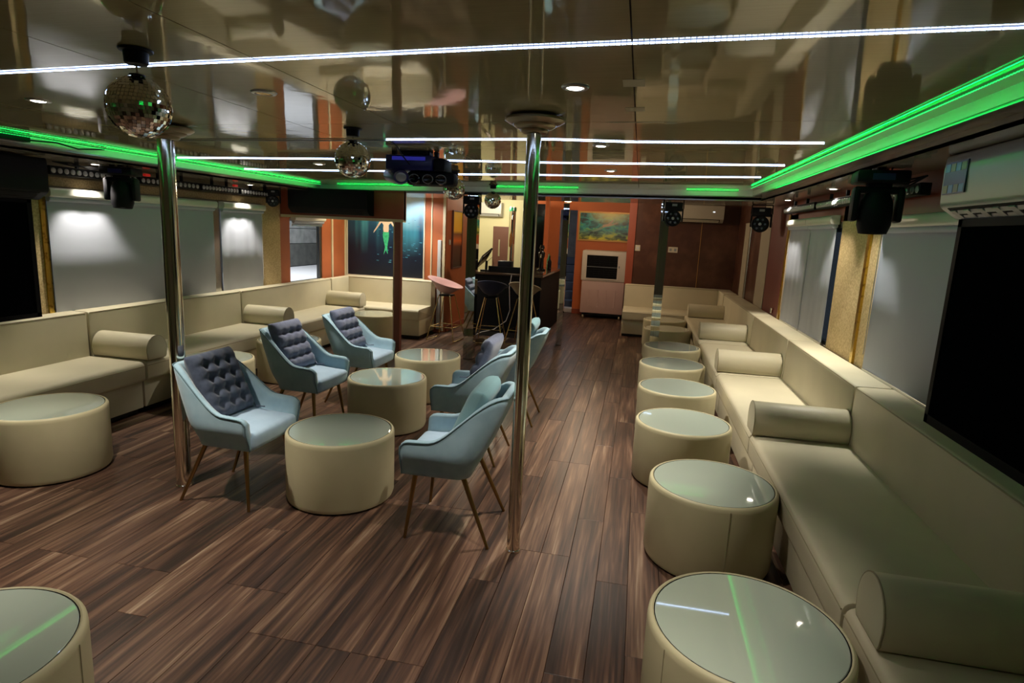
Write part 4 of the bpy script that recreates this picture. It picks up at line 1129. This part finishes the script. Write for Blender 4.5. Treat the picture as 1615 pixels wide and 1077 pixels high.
for x, y, h, m, lab in ((-1.52, 10.45, .26, m_black_gloss, 'dark bottle on the bar beside the dispenser'), (-1.58, 10.75, .28, m_green_gl, 'green bottle on the bar farthest right')):
    t = thing('bottle', lab, 'bottle', (x, y, 1.0))
    b = NB(); lathe(b, [(0, 0), (.034, 0), (.036, .01), (.036, h*.58), (.014, h*.75), (.013, h*.95), (0, h*.95)], 18); obj('glass_body', b, m, t, True)
    b = NB(); lathe(b, [(0, h), (.015, h), (.015, h*.93), (0, h*.93)], 14); obj('cap', b, m_gold, t, True)
b = NB(); box(b, -3.06, -2.66, 12.54, 12.598, .0, 1.72, .004); t = tag(obj('cupboard', b, m_brown_pan), 'tall brown panel on the cream wall behind the bar', 'panel')
bx('handle', m_alum, t, -2.93, -2.90, 12.52, 12.54, 1.1, 1.45)
t = thing('mirror_tube', 'round mirrored column with a gold leaf motif behind the bar', 'column', (-2.50, 11.8, 0))
b = NB(); lathe(b, [(0, 0), (.065, 0), (.065, 2.1), (0, 2.1)], 28); obj('shaft', b, m_mirror, t, True)
b = NB(); lathe(b, [(.065, 2.02), (.075, 2.02), (.075, 2.09), (.065, 2.09)], 24); obj('top_band', b, m_green_gl, t, True)
b = NB(); prism(b, [(-.03, -.16), (.0, -.19), (.03, -.10), (.034, .0), (.02, .10), (.0, .15), (-.025, .06), (-.034, -.04)], 1, -.072, -.066); o = obj('leaf_motif', b, m_gold, t); o.location = (0, 0, 1.5)
b = NB(); box(b, -1.81, -1.73, 11.5, 11.58, 0, 2.3, .004); t = tag(obj('orange_pillar', b, m_orange_hot), 'orange square pillar at the end of the bar', 'pillar')
b = NB(); box(b, -2.02, -1.86, 11.75, 11.79, .0, 1.95, .006); t = tag(obj('menu_board', b, m_black_gloss), 'dark upright board beside the orange pillar', 'board')
bx('edge', m_orange_hot, t, -2.03, -2.02, 11.75, 11.79, 1.0, 1.95)
b = NB(); box(b, -2.28, -1.84, 12.2, 12.26, 0, 2.2, .004); tag(obj('dark_door', b, m_black_gloss), 'dark glossy door leaf left of the far doorway', 'door')
# globe lamp near doorway
t = thing('wall_lamp', 'small orange glowing lamp above the far doorway', 'lamp', (-1.45, 12.0, 2.27))
b = NB(); lathe(b, [(0, -.03), (.06, -.02), (.08, .0), (.08, .03), (0, .03)], 20); obj('shade', b, m_led_pic, t, True)
t = thing('track_spot', 'small white spotlight over the reef picture', 'spotlight', (-.62, 12.1, 2.36))
b = NB(); lathe(b, [(0, .05), (.03, .05), (.045, -.05), (.04, -.05), (.0, -.02)], 18, M=Matrix.Rotation(math.radians(25), 4, 'X')); obj('can', b, m_white_pl, t, True)

# bar stools
GST = 'bar stools with wire legs'
def stool(x, y, rz, label, mv, tall=.78):
    t = thing('bar_stool', label, 'stool', (x, y, 0), rz, GST)
    # scooped seat rising to a low back
    n, m = 24, 10; b = NB(); top = []; bot = []
    for j in range(m + 1):
        r = j/m; ra, rb_ = [], []
        for i in range(n):
            a = 2*PI*i/n; px, py = .235*r*math.cos(a), .235*r*math.sin(a)
            rise = (.015 + .15 * (.5 - .5*math.cos(a)) ** 1.2) * smooth((r - .35)/.65)
            px -= rise*.35*(.5 - .5*math.cos(a))
            z = tall - .03 + rise
            ra.append(b.verts.new((px, py, z))); rb_.append(b.verts.new((px*1.02, py*1.02, tall - .115 + (rise + .075) * smooth(r) - .0)))
        top.append(ra); bot.append(rb_)
    for j in range(m):
        for i in range(n):
            k = (i + 1) % n
            b.faces.new((top[j][i], top[j+1][i], top[j+1][k], top[j][k])); b.faces.new((bot[j][i], bot[j][k], bot[j+1][k], bot[j+1][i]))
    for i in range(n): b.faces.new((top[m][i], bot[m][i], bot[m][(i+1) % n], top[m][(i+1) % n]))
    bmesh.ops.remove_doubles(b, verts=b.verts, dist=.0005)
    obj('seat', b, mv, t, 'all')
    bx('seat_plate', m_black, t, -.09, .09, -.09, .09, tall - .145, tall - .125)
    feet = []
    for sx, sy in ((1, 1), (1, -1), (-1, -1), (-1, 1)):
        f, h = Vector((sx*.215, sy*.215, .006)), Vector((sx*.085, sy*.085, tall - .13)); feet.append((f, h))
        b = NB(); tube(b, [f, h], .0075, 8); obj('leg', b, m_gold, t, True)
    for s_ in (0, 2):
        b = NB(); tube(b, [feet[s_][0], feet[s_+1][0]], .006, 8); obj('floor_runner', b, m_gold, t, True)
    q_ = [f + (h - f)*.30 for f, h in feet]
    for i in range(4):
        b = NB(); tube(b, [q_[i], q_[(i+1) % 4]], .006, 8); obj('foot_rail', b, m_gold, t, True)
    return t
stool(-2.74, 8.50, math.radians(-6), 'pink velvet bar stool beside the corner sofa', m_pink, .80)
stool(-2.09, 8.62, math.radians(95), 'navy velvet bar stool in front of the bar', m_navy, .80)
stool(-1.60, 8.70, math.radians(80), 'cream velvet bar stool behind the right chrome pole', m_cream_vel, .80)
b = NB(); tube(b, [(-1.88, 9.00, .98), (-1.90, 8.97, .8), (-1.87, 8.95, .45), (-1.92, 8.93, .28), (-2.10, 8.90, .14), (-2.3, 8.92, .08), (-2.42, 8.98, .012)], .006, 6)
tag(obj('power_cable', b, m_cable_w, smooth=True), 'pale cable hanging down the black bar front', 'cable')

# ================================================================== COOLER, SWITCHES, SMALL THINGS
t = thing('air_cooler', 'tall white evaporative air cooler on castors below the reef picture', 'air cooler', (-.66, 12.0, 0))
b = NB(); box(b, -.44, .44, 0, .48, .74, 1.34, .03); obj('upper_body', b, m_cooler, t, True)
b = NB(); box(b, -.42, .42, .01, .47, .10, .74, .02); lo = obj('water_tank', b, m_cooler_pan, t, True)
for k in range(4): bx('tank_rib', m_cooler_pan, lo, -.28 + .17*k, -.25 + .17*k, .0, .012, .22, .58, bev=.004)
bx('grille_recess', m_black_soft, t, -.34, .26, -.006, .004, .80, 1.25)
for k in range(11): bx('louvre', m_black, t, -.33, .25, -.018, -.006, .81 + .039*k, .818 + .039*k)
for k in range(6): bx('louvre_vertical', m_black, t, -.30 + .1*k, -.296 + .1*k, -.012, -.004, .80, 1.25)
b = NB(); frame(b, .60, .45, .022, .012); o = obj('grille_frame', b, m_cooler, t); o.location = (-.04, -.006, 1.025)
bx('grille_bar', m_grey_pl, t, -.34, .26, -.022, -.016, 1.02, 1.03); bx('latch', m_grey_pl, t, .26, .30, -.014, 0, 1.02, 1.06)
bx('undertray', m_black_soft, t, -.38, .38, .03, .44, .06, .10)
for sx in (-.36, .36):
    for yy in (.06, .42):
        b = NB(); tube(b, [(sx - .015, yy, .035), (sx + .015, yy, .035)], .035, 14); obj('castor', b, m_cream_trim if yy < .1 else m_black, t, True)
def plate(x, y, z, w, h, label, rz=0, n=1):
    t = thing('wall_socket', label, 'socket', (x, y, z), rz)
    bx('plate', m_switch, t, -w/2, w/2, -.012, 0, -h/2, h/2, bev=.003)
    for k in range(n): bx('rocker', m_white_pl if n == 1 else m_grey_pl, t, -w/2 + w*(k + .25)/n, -w/2 + w*(k + .75)/n, -.016, -.011, -h*.25, h*.25, bev=.002)
plate(-.04, 10.898, 1.452, .085, .10, 'small switch plate on the marble board left of the column', 0)
plate(.56, 10.898, 1.45, .16, .095, 'double socket plate right of the mirrored column', 0, 2)
plate(-3.985 + .25, 7.248, 1.905, .07, .10, 'small grey plate on the header board right of the black air conditioner')
plate(-2.948, 9.20, 1.42, .07, .08, 'pale switch on the side wall left of the narrow picture', PI/2)
b = NB(); tube(b, [(1.585, 9.55, .80), (1.585, 9.53, 1.4), (1.58, 9.5, 1.93)], .012, 8); tag(obj('wall_pipe', b, m_alum, smooth=True), 'thin metal pipe on the far right wall', 'pipe')
b = NB(); tube(b, [(1.59, 7.60, .83), (1.59, 7.60, .89)], .018, 10); tag(obj('latch_knob', b, m_chrome, smooth=True), 'small chrome latch on the dark red board above the sofa', 'latch')
for y0, y1, w, nm in ((2.23, 2.33, .038, 'nearest strip of pale tape on the ceiling joint'), (2.69, 2.77, .04, 'second strip of pale tape on the ceiling joint'), (3.02, 3.045, .13, 'thin pale tape where the two ceiling joints cross')):
    b = NB(); tilt_slab(b, -.069 - w, -.069 + w, y0, y1, -.0012, .001); tag(obj('tape_strip', b, mat('tape ' + nm, (.50, .46, .30), .5)), nm, 'tape')

t = thing('power_box', 'small black box wedged at the left ceiling edge near the frame', 'box', (-3.985, 3.0, 2.113))
bx('case', m_black_soft, t, -.03, .03, 0, .36, -.045, .0, bev=.005); b = NB(); tube(b, [(0, .36, -.03), (.02, .55, -.02), (-.02, .75, -.035), (0, .95, -.01)], .006, 6); obj('lead', b, m_black, t, True)
